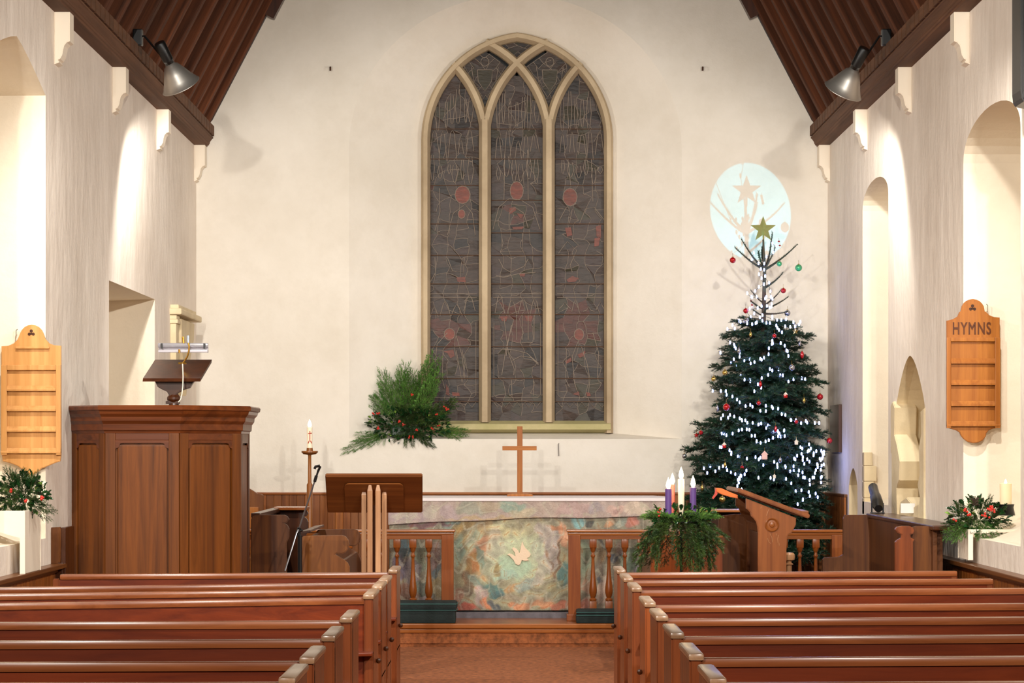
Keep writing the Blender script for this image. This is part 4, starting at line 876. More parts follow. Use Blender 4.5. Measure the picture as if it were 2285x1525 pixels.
# front stall on the left
prof = [(673, 1700), (673, 1201), (677, 1197), (690, 1196), (763, 1195), (771, 1198), (777, 1206), (779, 1216), (776, 1227), (770, 1234), (762, 1237), (751, 1235), (748, 1238), (756, 1243), (768, 1250), (776, 1257), (780, 1266), (780, 1700)]
t, x0, x1, zt = stall('low oak choir stall with scrolled end, left of the four-post lectern', 15.9, 17.1, fl(prof, 15.9), M_OAK, matf=M_STALL)
for nm, b_ in (('desk_front', (x1 - .05, x1 - .025, 15.94, 17.1, 0, .8)), ('seat', (x0, x1 - .05, 15.94, 17.1, .42, .45)), ('back', (x0, x0 + .03, 15.94, 17.1, .1, zt - .03))):
    mb = MB(); mb.cbox(*b_, .004); mb.build(nm, M_STALL, t)
slab([Vector((x0 - .01, 15.96, zt + .01)), Vector((x0 + .06, 15.96, zt + .018)), Vector((x0 + .06, 17.12, zt + .018)), Vector((x0 - .01, 17.12, zt + .01))], .016, M_DARK, 'book_board', t, .003)
# rear stall right (behind the reading desk), front stall right (behind the wreath)
prof = [(1604, 1700), (1604, 1160), (1610, 1152), (1640, 1148), (1697, 1148), (1705, 1152), (1708, 1160), (1708, 1700)]
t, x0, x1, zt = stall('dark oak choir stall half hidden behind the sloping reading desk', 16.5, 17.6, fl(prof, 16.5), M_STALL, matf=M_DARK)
mb = MB(); mb.cbox(X(1560, 17.5), X(1700, 17.5), 17.4, 17.66, Z(1143, 17.5), Z(1137, 17.5), .004); mb.build('far_cap', M_RAILX, t)
mb = MB(); mb.cbox(x1 - .03, x1, 16.54, 17.6, .1, zt - .02, .004); mb.build('back', M_DARK, t)
mb = MB(); mb.cbox(x0 + .03, x1, 16.54, 17.6, .42, .45, .004); mb.build('seat', M_DARK, t)
prof = [(1452, 1700), (1452, 1208), (1458, 1200), (1606, 1200), (1612, 1206), (1614, 1700)]
t, x0, x1, zt = stall('low reddish oak choir stall front behind the advent wreath', 16.0, 17.2, fl(prof, 16.0), M_PEW_Z)
mb = MB(); mb.cbox(x0, x1, 15.98, 16.06, zt - .0, zt + .018, .004); mb.build('top_cap', M_RAILX, t)
mb = MB(); mb.cbox(x0, x0 + .025, 16.04, 17.2, 0, .8, .004); mb.build('desk_front', M_STALL, t)
mb = MB(); mb.cbox(x0 + .03, x1, 16.04, 17.2, .42, .45, .004); mb.build('seat', M_STALL, t)

# ------------------------------------------------------------------ reading desk on the right
d = 15.6; g4 = lambda L: [(1580 + x / 6.631, 1060 + y / 6.631) for x, y in L]
t = thing('reading_desk', 'oak reading desk with steep sloping top and carved roundel in its side', 'desk', (X(1722, d), d + .4, 0))
pr = g4([(565, 350), (1305, 640), (1300, 740), (1270, 800), (1230, 870), (1190, 890), (1168, 920), (1160, 1100)]) + [(1755.5, 1508), (1691.6, 1508)] + g4([(740, 1300), (742, 880), (735, 780), (715, 700), (680, 650), (640, 615), (625, 560), (600, 525), (565, 500)])
for y in (d, d + .72):
    mb = MB(); mb.prism([(X(a, d), Z(b, d)) for a, b in pr], 'y', y, y + .05, bev=.006); mb.build('side_panel', M_DESK if y == d else M_STALL, t)
a, b_ = P(1645, 1098, d - .04), P(1805, 1158, d - .04)
slab([Vector((a.x, d - .04, a.z)), Vector((b_.x, d - .04, b_.z)), Vector((b_.x, d + .80, b_.z)), Vector((a.x, d + .80, a.z))], .03, M_DESK, 'sloping_top', t, .006)
mb = MB(); mb.cbox(b_.x - .05, b_.x + .0, d - .03, d + .79, b_.z + .02, b_.z + .055, .006); mb.build('book_stop', M_DESK, t)
mb = MB(); mb.cbox(X(1697, d), X(1703, d), d + .05, d + .72, .1, 1.0, .004); mb.build('cross_board', M_DARK, t)
c = P(1722.5, 1171.5, d); Mx = Matrix.Rotation(R(90), 3, 'X')
mb = MB(); mb.lathe([(.050, .0), (.050, .008), (.044, .012), (.038, .006), (.032, .002), (.020, .003), (.016, .009), (.001, .012)], (c.x, d, c.z), 24, Mx); mb.build('roundel', M_DESK, t, True)
mb = MB()
for L in ([(865, 605), (880, 560), (900, 510)], [(780, 500), (790, 470)], [(915, 870), (945, 930), (955, 1000)], [(880, 940), (900, 1000), (930, 1020)], [(1045, 890), (1030, 950), (1035, 1010)], [(1010, 870), (1020, 900)], [(1050, 1010), (1055, 1050)]):
    mb.tube([P(*p, d - .001) for p in g4(L)], .0018, 5)
mb.build('carved_leaf_lines', M_PALE, t)
# orange marker ribbons
mb = MB(); y = d + .02
mb.prism([(X(p[0], y), Z(p[1], y)) for p in g4([(125, 195), (200, 200), (345, 265), (440, 300), (440, 350), (330, 330), (200, 290), (130, 250)])], 'y', y, y + .16, bev=.004)
tb = thing('marker_ribbon', 'orange and red marker ribbons hanging over the raised edge of the reading desk', 'ribbon', P(1620, 1100, y))
mb.build('orange_band', plain('orange_satin', (226, 110, 30), .35, coat=.3), tb)
mb = MB(); mb.prism([(X(p[0], y), Z(p[1], y)) for p in g4([(115, 210), (150, 205), (140, 290), (80, 360), (60, 345), (100, 280)])], 'y', y + .01, y + .03); mb.build('red_tail', plain('red_satin', (190, 60, 40), .4), tb)
# pale turned post beside the desk
d2 = 16.7; c = (X(1761, d2), d2, 0)
t = thing('turned_stand', 'pale turned wooden stand right of the reading desk foot', 'stand', c)
mb = MB(); mb.lathe([(.07, 0), (.07, .04), (.03, .06), (.022, .3), (.02, Z(1262, d2)), (.032, Z(1260, d2)), (.018, Z(1256, d2)), (.018, Z(1252, d2))], c, 14); mb.build('shaft', M_PALE, t, True)
mb = MB(); mb.lathe([(.022, Z(1252, d2)), (.04, Z(1250, d2)), (.044, Z(1244, d2)), (.042, Z(1238, d2)), (.03, Z(1234, d2)), (.001, Z(1233, d2))], c, 14); mb.build('knob', M_PALE, t, True)

# ------------------------------------------------------------------ stalls along the right wall
t = thing('wall_stall', 'long dark wooden stall along the right wall with a black lamp on it', 'stall', (2.66, 15.2, 0))
zt = Z(1150, 16.5)
mb = MB(); pr = [(X(1882, 16.5), 0), (X(1882, 16.5), Z(1246, 16.5)), (X(1882, 16.5), Z(1158, 16.5)), (X(1886, 16.5), zt), (X(1946, 16.5), zt), (X(1950, 16.5), zt - .02), (X(1950, 16.5), 0)]
mb.prism(pr, 'y', 16.5, 16.55, bev=.005); mb.build('end_panel', M_STALL, t)
mb = MB(); mb.prism([(X(1836, 16.5), 0), (X(1836, 16.5), Z(1250, 16.5)), (X(1840, 16.5), Z(1245, 16.5)), (X(1872, 16.5), Z(1244, 16.5)), (X(1882, 16.5), Z(1238, 16.5)), (X(1883, 16.5), 0)], 'y', 16.5, 16.55, bev=.005); mb.build('low_end', M_STALL, t)
mb = MB(); x_ = X(1946, 16.5); mb.cbox(x_ - .02, x_ + .01, 14.02, 16.5, .1, zt - .02, .004); mb.build('back', M_STALL, t)
mb = MB(); mb.cbox(x_ - .035, x_ + .17, 13.95, 16.56, zt - .02, zt + .012, .008); mb.build('top_board', M_DARK, t)
mb = MB(); mb.cbox(X(1836, 16.5), x_ - .03, 14.3, 16.5, .42, .45, .004); mb.build('seat', M_STALL, t)
y = 14.0; g7 = lambda L: [(1780 + a / 2.933, 780 + b / 2.933) for a, b in L]
t = thing('bench_end', 'scrolled reddish bench end below the right hand flower trough', 'bench', (X(2019, y), y, 0))
pr = g7([(640, 1180), (650, 1165), (690, 1158), (735, 1158), (755, 1170), (765, 1190), (755, 1208), (738, 1215), (740, 1232), (765, 1245), (755, 1262)]) + [(2036, 1400), (2036, 1566), (1998, 1566)] + g7([(640, 1400), (640, 1265), (650, 1252), (678, 1235), (680, 1215), (655, 1200)])
mb = MB(); mb.prism([(X(a, y), Z(b, y)) for a, b in pr], 'y', y, y + .05, bev=.005); mb.build('end_panel', M_PEW_Z, t)
mb = MB(); mb.prism([(X(a, y + .06), Z(b, y + .06)) for a, b in ([(2034, 1178), (2045, 1175), (2104, 1176), (2104, 1560), (2034, 1560)])], 'y', y + .06, y + .10, bev=.005); mb.build('rear_panel', M_STALL, t)
mb = MB(); mb.cbox(X(2000, y), X(2100, y), y + .05, y + .09, .4, .44, .004); mb.build('seat_rail', M_STALL, t)
# black projector lamp standing on the stall
d = 16.5; t = thing('projector_lamp', 'black tilted spotlight standing on the dark stall by the right wall', 'spotlight', P(1953, 1150, d))
a, b_ = P(1958, 1126, d), P(1948, 1088, d + .28); v = (b_ - a)
mb = MB(); mb.tube([a - v * .25, a, a + v * .1, a + v * .45, a + v * .5, b_], [.03, .045, .045, .042, .036, .036], 14); mb.build('barrel', M_BLACK, t, True)
mb = MB(); mb.tube([b_ + v * .01, b_ + v * .03], .03, 14); mb.build('lens', plain('cyan_lens', (200, 245, 245), .2, emit=(150, 255, 245), es=2), t)
for s_ in (-.042, .042): mb = MB(); mb.box(a.x + s_ - .003, a.x + s_ + .003, d - .02, d + .02, zt + .012, a.z + .01); mb.build('yoke', M_BLACK, t)
mb = MB(); mb.cbox(a.x - .05, a.x + .05, d - .03, d + .03, zt + .012, zt + .02, .002); mb.build('foot', M_BLACK, t)

# brown notice board on the right wall in the corner, behind the tree
mb = MB(); mb.cbox(XW - .03, XW - .002, 19.42, 19.95, Z(1010, 19.5), Z(903, 19.5), .004); tag(mb.build('wall_board', M_DARK, off=(XW, 19.7, 1.6)), 'dark brown board on the right wall beside the tree', 'board')
# rough stone quoins in the right hand recess, with the credence shelf stones and broken shafts of the pointed niche
nm_ = struct(D.objects.new('trim_3', None)); COL.objects.link(nm_); nm_.location = (XW, 18.3, 1.2)
for k, (za, zb, xx) in enumerate(((1010, 1040, 1947), (1040, 1075, 1956), (1075, 1112, 1950), (1112, 1150, 1960))):
    mb = MB(); mb.cbox(XW + .0, X(xx, 18.2), 18.2, 18.3, Z(zb, 18.2) + .002, Z(za, 18.2), .006); mb.build('stone', M_STONE2, nm_)
nn = struct(D.objects.new('trim_4', None)); COL.objects.link(nn); nn.location = (XW, 16.1, 1.1)
yv = 15.5; m2 = lambda u, v: (15.5 + u, v)
def nstone(poly, x0, x1, nm='stone'): mb = MB(); mb.prism(poly, 'x', XW + x0, XW + x1, bev=.006); mb.build(nm, M_STONE2, nn)
nstone([(16.5, 1.1), (16.74, 1.1), (16.74, 1.55), (16.78, 1.56), (16.78, 1.92), (16.70, 1.95), (16.6, 1.9), (16.62, 1.7), (16.5, 1.62), (16.38, 1.5), (16.42, 1.36), (16.52, 1.3)], -.025, .14, 'broken_shaft')
nstone([(15.5, 1.1), (15.7, 1.1), (15.66, 1.25), (15.74, 1.34), (15.66, 1.42), (15.7, 1.6), (15.6, 1.7), (15.62, 1.86), (15.5, 1.88)], -.012, .13, 'broken_shaft')
nstone([(15.7, 1.1), (16.5, 1.1), (16.45, 1.2), (16.2, 1.24), (15.9, 1.18), (15.7, 1.2)], -.01, .16, 'rubble')
nstone([(15.46, 1.06), (16.8, 1.06), (16.8, 1.10), (15.46, 1.10)], -.03, .2, 'sill')
mb = MB(); mb.cbox(X(2010, 15.9), X(2042, 15.9), 15.9, 15.91, Z(1146, 15.9), Z(1124, 15.9), .001); tag(mb.build('card', plain('white_card', (235, 230, 225), .6), off=(2.8, 15.9, 1.15)), 'white card leaning at the foot of the pointed stone niche', 'card')

# black speaker at the top right edge
t = thing('wall_speaker', 'black loudspeaker at the top right corner of the picture', 'speaker', (2.85, 12.2, 3.9))
mb = MB(); mb.prism([(X(2278, 12.2), 4.3), (X(2278, 12.2), Z(200, 12.2)), (X(2280, 12.2), Z(218, 12.2)), (X(2285, 12.2), Z(226, 12.2)), (2.88, 3.49), (2.88, 4.3)], 'y', 12.2, 12.42, bev=.008); mb.build('cabinet', M_BLACK, t)
mb = MB(); mb.cbox(2.81, 2.872, 12.19, 12.2, 3.56, 4.2, .003); mb.build('grille', plain('speaker_cloth', (34, 32, 26), .9), t)

# ------------------------------------------------------------------ floodlights on the cornices
def flood(loc, s, label):
    t = thing('floodlight', label, 'floodlight', loc); ax = Vector((-s * .40, .52, -.86)).normalized()   # opening direction
    q = Vector((0, 0, -1)).rotation_difference(ax).to_matrix()
    L = Vector(loc)
    mb = MB(); mb.lathe([(.028, .10), (.034, .10), (.04, .085), (.055, .075), (.085, .02), (.112, -.035), (.142, -.085), (.148, -.088), (.143, -.09), (.11, -.035), (.083, .018), (.05, .07), (.03, .08)], L, 32, q); mb.build('reflector', M_ALU, t, 'all')
    mb = MB(); mb.lathe([(.034, .09), (.036, .12), (.04, .125), (.042, .26), (.036, .27), (.001, .27)], L, 16, q); mb.build('lamp_holder', M_BLACK, t, True)
    mb = MB(); mb.ball(L + q @ Vector((0, 0, .03)), .03, 12, 8); mb.build('bulb', M_GLOW, t, 'all')
    bx = L - q @ Vector((0, 0, -.2)) ; e = Vector((s * 2.725, loc[1] - .02, 4.60))
    mb = MB(); mb.tube([L + q @ Vector((s * .03, 0, .17)), e + Vector((-s * .05, 0, 0)), e], .008, 6); mb.build('arm', M_BLACK, t, True)
    mb = MB(); mb.cbox(e.x - .035, e.x + .035, e.y - .03, e.y + .03, e.z - .07, e.z + .05, .008); mb.build('junction_box', M_BLACK, t)
flood(P(392, 168, 16.2), -1, 'aluminium bell floodlight hung from the left cornice')
flood(P(1893, 180, 16.2), 1, 'aluminium bell floodlight hung from the right cornice')
mb = MB()
for a, b_ in (((1821, 224), (1829, 236)), ((1825, 222), (1832, 232)), ((1828, 238), (1835, 242)), ((1820, 230), (1826, 226))): mb.tube([P(*a, 19.9), P(*b_, 19.85)], [.012, .004], 5)
tag(mb.build('tinsel', M_GOLD, off=P(1828, 234, 19.9)), 'scrap of gold tinsel caught in the roof corner above the tree', 'tinsel')
# ------------------------------------------------------------------ hymn boards
def hymn_board(label, d, outline, frame, ledges, mat, tref, inner, text=None, ledge_top=None):
    x0, x1 = frame[0], frame[1]; t = thing('hymn_board', label, 'hymn board', P((x0 + x1) / 2, frame[3], d))
    mb = MB(); mb.prism([(X(a, d), Z(b, d)) for a, b in outline], 'y', d, d + .022, bev=.004); mb.build('back_board', mat, t)
    ix0, ix1 = inner
    for a, b in ((x0, ix0), (ix1, x1)): mb = MB(); mb.cbox(X(a, d), X(b, d), d - .022, d, Z(frame[3], d), Z(frame[2], d), .004); mb.build('stile', mat, t)
    mb = MB(); mb.cbox(X(ix0, d), X(ix1, d), d - .02, d, Z(ledges[0], d), Z(frame[2], d), .004); mb.build('top_rail', mat, t)
    for k in range(len(ledges) - 1):
        zt, zb = Z(ledges[k + 1] - 9, d), Z(ledges[k + 1] + 1, d)
        last = k == len(ledges) - 2
        mb = MB(); h = Z(ledges[k + 1] - (11), d) - zb; mb.prism([(d - .004, zb), (d - .024, zb), (d - .024, zb + .010), (d - .010, zb + h), (d - .004, zb + h)], 'x', X(ix0 if not last else x0, d), X(ix1 if not last else x1, d)); mb.build('ledge', mat, t)
    if ledge_top: mb = MB(); mb.cbox(X(ledge_top[0], d), X(ledge_top[1], d), d - .018, d, Z(ledge_top[2] + 3, d), Z(ledge_top[2] - 2, d), .004); mb.build('ledge', mat, t)
    mb = MB()
    for dx, dy, r in ((0, -5, 3.6), (-4.5, 2, 3.4), (4.5, 2, 3.4), (0, 1, 2.5)): mb.lathe([(r * d / F, 0), (r * d / F, .0015)], (X(tref[0] + dx, d), d - .001, Z(tref[1] + dy, d)), 12, Matrix.Rotation(R(90), 3, 'X'))
    mb.build('trefoil_shade_discs', M_DARK, t)  # dark discs on the face stand in for shade inside a pierced trefoil
    mb = MB(); mb.tube([P(tref[0] - tref[2] * 34, tref[1] + 10, d + .02), P(tref[0] - tref[2] * 34, tref[1] - 6, d + .02), P(tref[0] - tref[2] * 31, tref[1] - 9, d + .02)], .003, 6); mb.build('hook', plain('steel_hook', (150, 140, 120), .4, .7), t)
    if text:
        cu = D.curves.new('txt', 'FONT'); cu.body = text; cu.size = 1; cu.extrude = .02; cu.bevel_depth = .016; cu.space_character = 1.15; cu.offset = 0
        o = D.objects.new('txt', cu); COL.objects.link(o); dg = bpy.context.evaluated_depsgraph_get(); me = D.meshes.new_from_object(o.evaluated_get(dg)); D.objects.remove(o)
        xs = [v.co.x for v in me.vertices]; ys = [v.co.y for v in me.vertices]; X0, X1, Y0_, Y1 = min(xs), max(xs), min(ys), max(ys)
        ax, bx, at_, bt = X(2126, d), X(2211, d), Z(747, d), Z(719, d)
        for v in me.vertices:
            u, q = (v.co.x - X0) / (X1 - X0), (v.co.y - Y0_) / (Y1 - Y0_); tt = v.co.z; v.co = Vector((ax + (bx - ax) * u, d - .001 - (.003 if tt > 0 else 0), at_ + (bt - at_) * q)) - t.location
        me.materials.append(M_LET); o = D.objects.new('lettering', me); COL.objects.link(o); o.parent = t
M_LET = wood('carved_letter', (104, 56, 28), (74, 38, 18), 'z', .45, .25, .02, .9)
def lobe(cx, cy, r, a0, a1, n=10): return [(cx + r * math.cos(R(a0 + (a1 - a0) * i / n)), cy - r * math.sin(R(a0 + (a1 - a0) * i / n))) for i in range(n + 1)]
oL = [(6, 1030), (4, 1017), (3, 773), (18, 772), (30, 767), (39, 758)] + lobe(70.5, 752, 27, 180, 0)[1:-1] + [(101, 757), (110, 767), (122, 771), (136, 772), (136, 1017), (134, 1030), (122, 1034), (108, 1040), (99, 1044), (92, 1046), (86, 1052), (78, 1058), (68, 1060), (58, 1056), (50, 1048), (38, 1040), (22, 1034)]
hymn_board('blank honey oak hymn board on the left, above the greenery', 13.68, oL, (4, 137, 815, 1016), [827, 872, 917, 963, 1011], M_HYM1, (70, 744, 1), (17, 126), ledge_top=(36, 111, 776))
g3 = lambda L: [(2080 + x / 4.2366, 650 + y / 4.2366) for x, y in L]
oR = g3([(140, 1290), (137, 280), (200, 265), (240, 240), (258, 200), (272, 190)]) + lobe(2171, 694, 26.5, 175, 5)[1:-1] + g3([(498, 190), (515, 200), (545, 230), (590, 245), (640, 250), (640, 1290), (575, 1302), (535, 1318), (514, 1345), (508, 1375), (480, 1412), (440, 1432), (390, 1438), (340, 1428), (300, 1400), (276, 1370), (262, 1338), (230, 1318), (190, 1306)])
hymn_board('golden oak hymn board with carved heading on the right wall', 14.12, oR, (2111, 2231, 754, 956), [763, 811, 859, 906, 951], M_HYM2, (2170, 688, -1), (2121, 2219), text='HYMNS')

# ------------------------------------------------------------------ greenery pieces
def sprig(seed, n_side, needle, nl, wdt, flat=.25, tipper=1.0, bark=.006, dens=26, side_len=.42, droop=.1):
    """unit-long conifer spray along +x: stem, side twigs and needles, one mesh"""
    rr = random.Random(seed); mb = MB(); segs = []
    main = [Vector((u, .02 * math.sin(u * 5 + seed), -droop * u * u)) for u in [i / 8 for i in range(9)]]
    mb.tube(main, [bark * (1 - .75 * i / 8) for i in range(9)], 4, False, mi=1)
    segs.append((main, 1))
    for k in range(n_side):
        u = .10 + .84 * k / n_side; b = Vector((u, .02 * math.sin(u * 5 + seed), -droop * u * u)); s = 1 if k % 2 else -1
        L = side_len * (1 - u * .72) * rr.uniform(.8, 1.15) * (.55 + min(1, u * 2.2) * .45); a = R(rr.uniform(38, 58))
        d = Vector((math.cos(a), s * math.sin(a), rr.uniform(-flat, flat * .6))).normalized()
        tw = [b, b + d * L * .5 + Vector((0, 0, .01)), b + d * L + Vector((L * .12, 0, -L * .15))]
        mb.tube(tw, [bark * .5, bark * .4, bark * .15], 3, False, mi=1); segs.append((tw, .8))
        if L > .16:
            for s2 in (-1, 1):
                b2 = tw[1]; a2 = R(rr.uniform(30, 50)); d2 = (Matrix.Rotation(s2 * a2, 3, 'Z') @ d); segs.append(([b2, b2 + d2 * L * .4], .6))
                mb.tube([b2, b2 + d2 * L * .4], [bark * .3, bark * .1], 3, False, mi=1)
    for pts, k in segs:
        for i in range(len(pts) - 1):
            a, b = pts[i], pts[i + 1]; L = (b - a).length; n = max(2, int(L * dens)); t = (b - a).normalized()
            u = t.cross(Vector((0, 0, 1))).normalized(); v = u.cross(t)
            for j in range(n):
                p = a + (b - a) * ((j + rr.random()) / n)
                for _ in range(needle):
                    an = rr.uniform(-.5, math.pi + .5) if rr.random() < .75 else rr.uniform(0, 6.28)
                    r = (u * math.cos(an) + v * math.sin(an)); d = (r * .8 + t * rr.uniform(.35, .9)).normalized(); l = nl * rr.uniform(.7, 1.15) * (tipper if k < 1 else 1)
                    w_ = t.cross(d).normalized() * wdt
                    mb.v += [tuple(p - w_), tuple(p + w_), tuple(p + d * l)]; q = len(mb.v); mb.f.append((q - 3, q - 2, q - 1)); mb.m.append(0)
    return mb
def fmesh(mb, name, mats):
    me = D.meshes.new(name); me.from_pydata(mb.v, [], mb.f); [me.materials.append(m) for m in mats]; me.polygons.foreach_set('material_index', mb.m); me.update(); return me
FIR = [fmesh(sprig(40 + k, 18, 5, .058, .0052, .5, dens=62, bark=.014, droop=.12), 'branch', [M_FIR, M_BARK]) for k in range(5)]
FIRTOP = [fmesh(sprig(60 + k, 0, 6, .06, .006, .22, dens=60, bark=.028, droop=-.12), 'branch', [M_FIR, M_BARK]) for k in range(2)]
CYP = [fmesh(sprig(80 + k, 18, 4, .05, .007, .25, dens=46, bark=.008, side_len=.55, droop=.12), 'cypress_spray', [M_CYP, M_BARK]) for k in range(3)]
PINE = [fmesh(sprig(90 + k, 16, 4, .085, .0075, .45, dens=46, bark=.01, side_len=.44, droop=.3), 'conifer_spray', [M_PINE, M_BARK]) for k in range(3)]
def hollyleaf(seed, spiky=True):
    rr = random.Random(seed); n = 5; out = []
    for s in (1, -1):
        L = []
        for i in range(n * 2 + 1):
            u = i / (n * 2); wv = .28 * math.sin(math.pi * u) ** .8 * (1.15 if i % 2 else .62 if spiky else .95); L.append((u, s * wv, .10 * math.sin(math.pi * u) + (.07 if i % 2 and spiky else 0) + abs(wv) * .35))
        out.append(L)
    mb = MB(); mid = [(i / (n * 2), 0, .10 * math.sin(math.pi * i / (n * 2)) - .03) for i in range(n * 2 + 1)]
    mb.v = mid + out[0] + out[1]; m = n * 2 + 1
    for i in range(n * 2): mb.f += [(i, i + 1, m + i + 1, m + i), (i + 1, i, 2 * m + i, 2 * m + i + 1)]; mb.m += [0, 0]
    return mb
HL = [fmesh(hollyleaf(k), 'holly_leaf', [M_HOLLY]) for k in range(2)]; LL = fmesh(hollyleaf(7, False), 'lime_leaf', [M_LIME])
mb = MB(); mb.ball((0, 0, 0), 1, 8, 6); BERRY = mb.mesh('berry', M_RED, smooth='all')
def orient(d, roll=0, up=Vector((0, 0, 1))):
    d = Vector(d).normalized(); y = up.cross(d)
    if y.length < .05: y = Vector((0, 1, 0)).cross(d)
    y.normalize(); z = d.cross(y); M = Matrix((d, y, z)).transposed(); return M.to_quaternion() @ Matrix.Rotation(roll, 3, 'X').to_quaternion()

# ------------------------------------------------------------------ Christmas tree
TD = 19.72; TX = X(1706, TD); rr = random.Random(9)
tree = thing('christmas_tree', 'tall dark green christmas tree in the right corner by the east wall', 'christmas tree', (TX, TD, .235))
mb = MB(); mb.tube([(TX, TD, .3), (TX, TD, 1.4), (TX - .01, TD, 2.6), (X(1706, TD), TD, Z(600, TD)), (X(1703, TD), TD, Z(535, TD))], [.055, .04, .022, .014, .008], 8); mb.build('trunk', M_BARK, tree, True)
mb = MB(); mb.lathe([(.17, .235), (.20, .50), (.21, .50), (.205, .52), (.18, .52)], (TX, TD, 0), 20); mb.build('pot', M_DARK, tree, True)
def rad(z):
    T = [(.55, .50), (.80, .63), (1.06, .67), (1.45, .69), (1.6, .68), (1.9, .60), (2.1, .54), (2.32, .50), (2.5, .42), (2.70, .40), (2.76, .16), (2.95, .16), (3.05, .12), (3.3, .12)]
    for (a, ra), (b, rb) in zip(T, T[1:]):
        if a <= z <= b: return ra + (rb - ra) * (z - a) / (b - a)
    return .5
def branch(base, d, L, mesh, roll=0, th=1): put('branch', mesh, tree, base, orient(d, roll), (L, L * th, L * th))
z = 2.72
while z > .60:
    R0 = rad(z); n = 11 if z > 1.6 else 12; off = rr.random() * 6
    for k in range(n):
        a = off + 2 * math.pi * k / n + rr.uniform(-.2, .2); L = R0 * rr.choice((rr.uniform(.70, .95), rr.uniform(.95, 1.12))); dx, dy = math.cos(a), math.sin(a)
        if TX + dx * L > XW - .10: L = min(L, (XW - .10 - TX) / max(dx, .01))
        if TD + dy * L > YE - .17: L = min(L, (YE - .17 - TD) / max(dy, .01))
        L = max(L, .2); el = rr.uniform(-.05, .36) if z > 1.3 else rr.uniform(-.25, .3)
        branch((TX, TD, z - L * el * .6 + rr.uniform(-.03, .03)), (dx, dy, el), L, rr.choice(FIR), rr.uniform(-.3, .3), rr.uniform(.9, 1.15))
    z -= .098
# sparse top: long bare shoots, placed after the photograph
for (bx, by), (tx, ty), dd in (((1706, 602), (1645, 543), -.03), ((1706, 602), (1634, 564), -.10), ((1706, 600), (1735, 524), .05), ((1706, 602), (1738, 557), -.08), ((1707, 602), (1786, 556), -.02), ((1706, 643), (1752, 620), -.06), ((1706, 600), (1700, 560), .15), ((1706, 612), (1690, 570), .14)):
    a, b = P(bx, by, TD), P(tx, ty, TD + dd); v = b - a; branch(a, v, v.length, rr.choice(FIRTOP), 0, .42 / v.length)
for (bx, by), (tx, ty), dd in (((1706, 678), (1672, 656), -.05), ((1706, 682), (1747, 655), -.05), ((1706, 690), (1760, 674), .0), ((1706, 690), (1675, 682), -.12), ((1706, 705), (1680, 700), -.1), ((1706, 700), (1752, 706), -.1), ((1706, 712), (1662, 715), 0), ((1706, 700), (1710, 690), -.14)):
    a, b = P(bx, by, TD), P(tx, ty, TD + dd); v = b - a; branch(a, v, v.length * 1.05, FIRTOP[0], 0, 1.6)
# gold star
c = P(1703, 512, TD + .04); k = TD / F; mb = MB(); vs = []
for i in range(10):
    r = (30 if i % 2 == 0 else 12) * k; a = R(90 + i * 36); vs.append((c.x + r * math.cos(a), c.y, c.z + r * math.sin(a)))
mb.add(vs + [(c.x, c.y - .022, c.z), (c.x, c.y + .022, c.z)], [(i, (i + 1) % 10, 10) for i in range(10)] + [((i + 1) % 10, i, 11) for i in range(10)])
t = thing('tree_star', 'gold glitter star on top of the christmas tree', 'star', c); mb.build('star', M_GOLD, t)
mb = MB(); mb.tube([(c.x, c.y, c.z - .03), P(1704, 545, TD + .02)], .008, 6); mb.build('socket', M_GOLD, t)

# fairy lights: one string, wire and single bulbs
fl_ = thing('fairy_lights', 'string of cool white fairy lights wound round the christmas tree', 'fairy lights', (TX, TD, .3))
mb = MB(); mb.lathe([(.003, -.014), (.0062, -.011), (.007, .0), (.006, .010), (.002, .015)], (0, 0, 0), 7); bmh = mb.mesh('bulb', M_BULB, smooth='all')
front = []
def onsurf(px, py, k=.93):
    x, z_ = X(px, TD), Z(py, TD); r = rad(z_) * k; dx = x - TX; yy = math.sqrt(max(r * r - dx * dx, .0009)); y = TD - yy
    return Vector((TX + dx * (y / TD), y, CAMZ - (py - HY) * y / F))
wires = []
def strand(pts, n, jit=4):
    out = []
    seg = [0]
    for a, b in zip(pts, pts[1:]): seg.append(seg[-1] + math.dist(a, b))
    for i in range(n):
        s_ = seg[-1] * (i + .5) / n
        for j in range(len(pts) - 1):
            if seg[j] <= s_ <= seg[j + 1]:
                u = (s_ - seg[j]) / max(seg[j + 1] - seg[j], 1e-6); x = pts[j][0] + (pts[j + 1][0] - pts[j][0]) * u + rr.uniform(-jit, jit); y = pts[j][1] + (pts[j + 1][1] - pts[j][1]) * u + rr.uniform(-jit, jit)
                out.append((x, y)); break
    w3 = [onsurf(*p, rr.uniform(.80, 1.0)) for p in out]; front.extend(w3); wires.append(w3)
strand([(1703, 540), (1720, 550), (1702, 592), (1690, 610), (1702, 632), (1696, 640), (1668, 665)], 12, 3)
strand([(1662, 560), (1680, 583), (1700, 600), (1708, 625), (1716, 660), (1720, 690)], 9, 3)
strand([(1660, 658), (1690, 660), (1722, 668), (1724, 682), (1700, 686), (1664, 690), (1668, 704), (1718, 706), (1724, 716), (1738, 716), (1757, 708)], 22, 5)
strand([(1620, 740), (1628, 730), (1652, 717), (1680, 720), (1700, 716), (1740, 740), (1748, 730), (1790, 715)], 22, 6)
strand([(1622, 756), (1632, 776), (1650, 800), (1668, 812), (1682, 805), (1700, 790), (1710, 765), (1726, 760), (1748, 784), (1750, 800)], 24, 5)
strand([(1610, 790), (1640, 830), (1655, 850), (1672, 870), (1690, 850), (1705, 820), (1720, 830), (1750, 845), (1772, 850), (1790, 855)], 22, 8)
strand([(1585, 880), (1600, 872), (1632, 897), (1652, 905), (1690, 915), (1712, 905), (1722, 920), (1740, 934), (1778, 942), (1818, 942)], 26, 6)
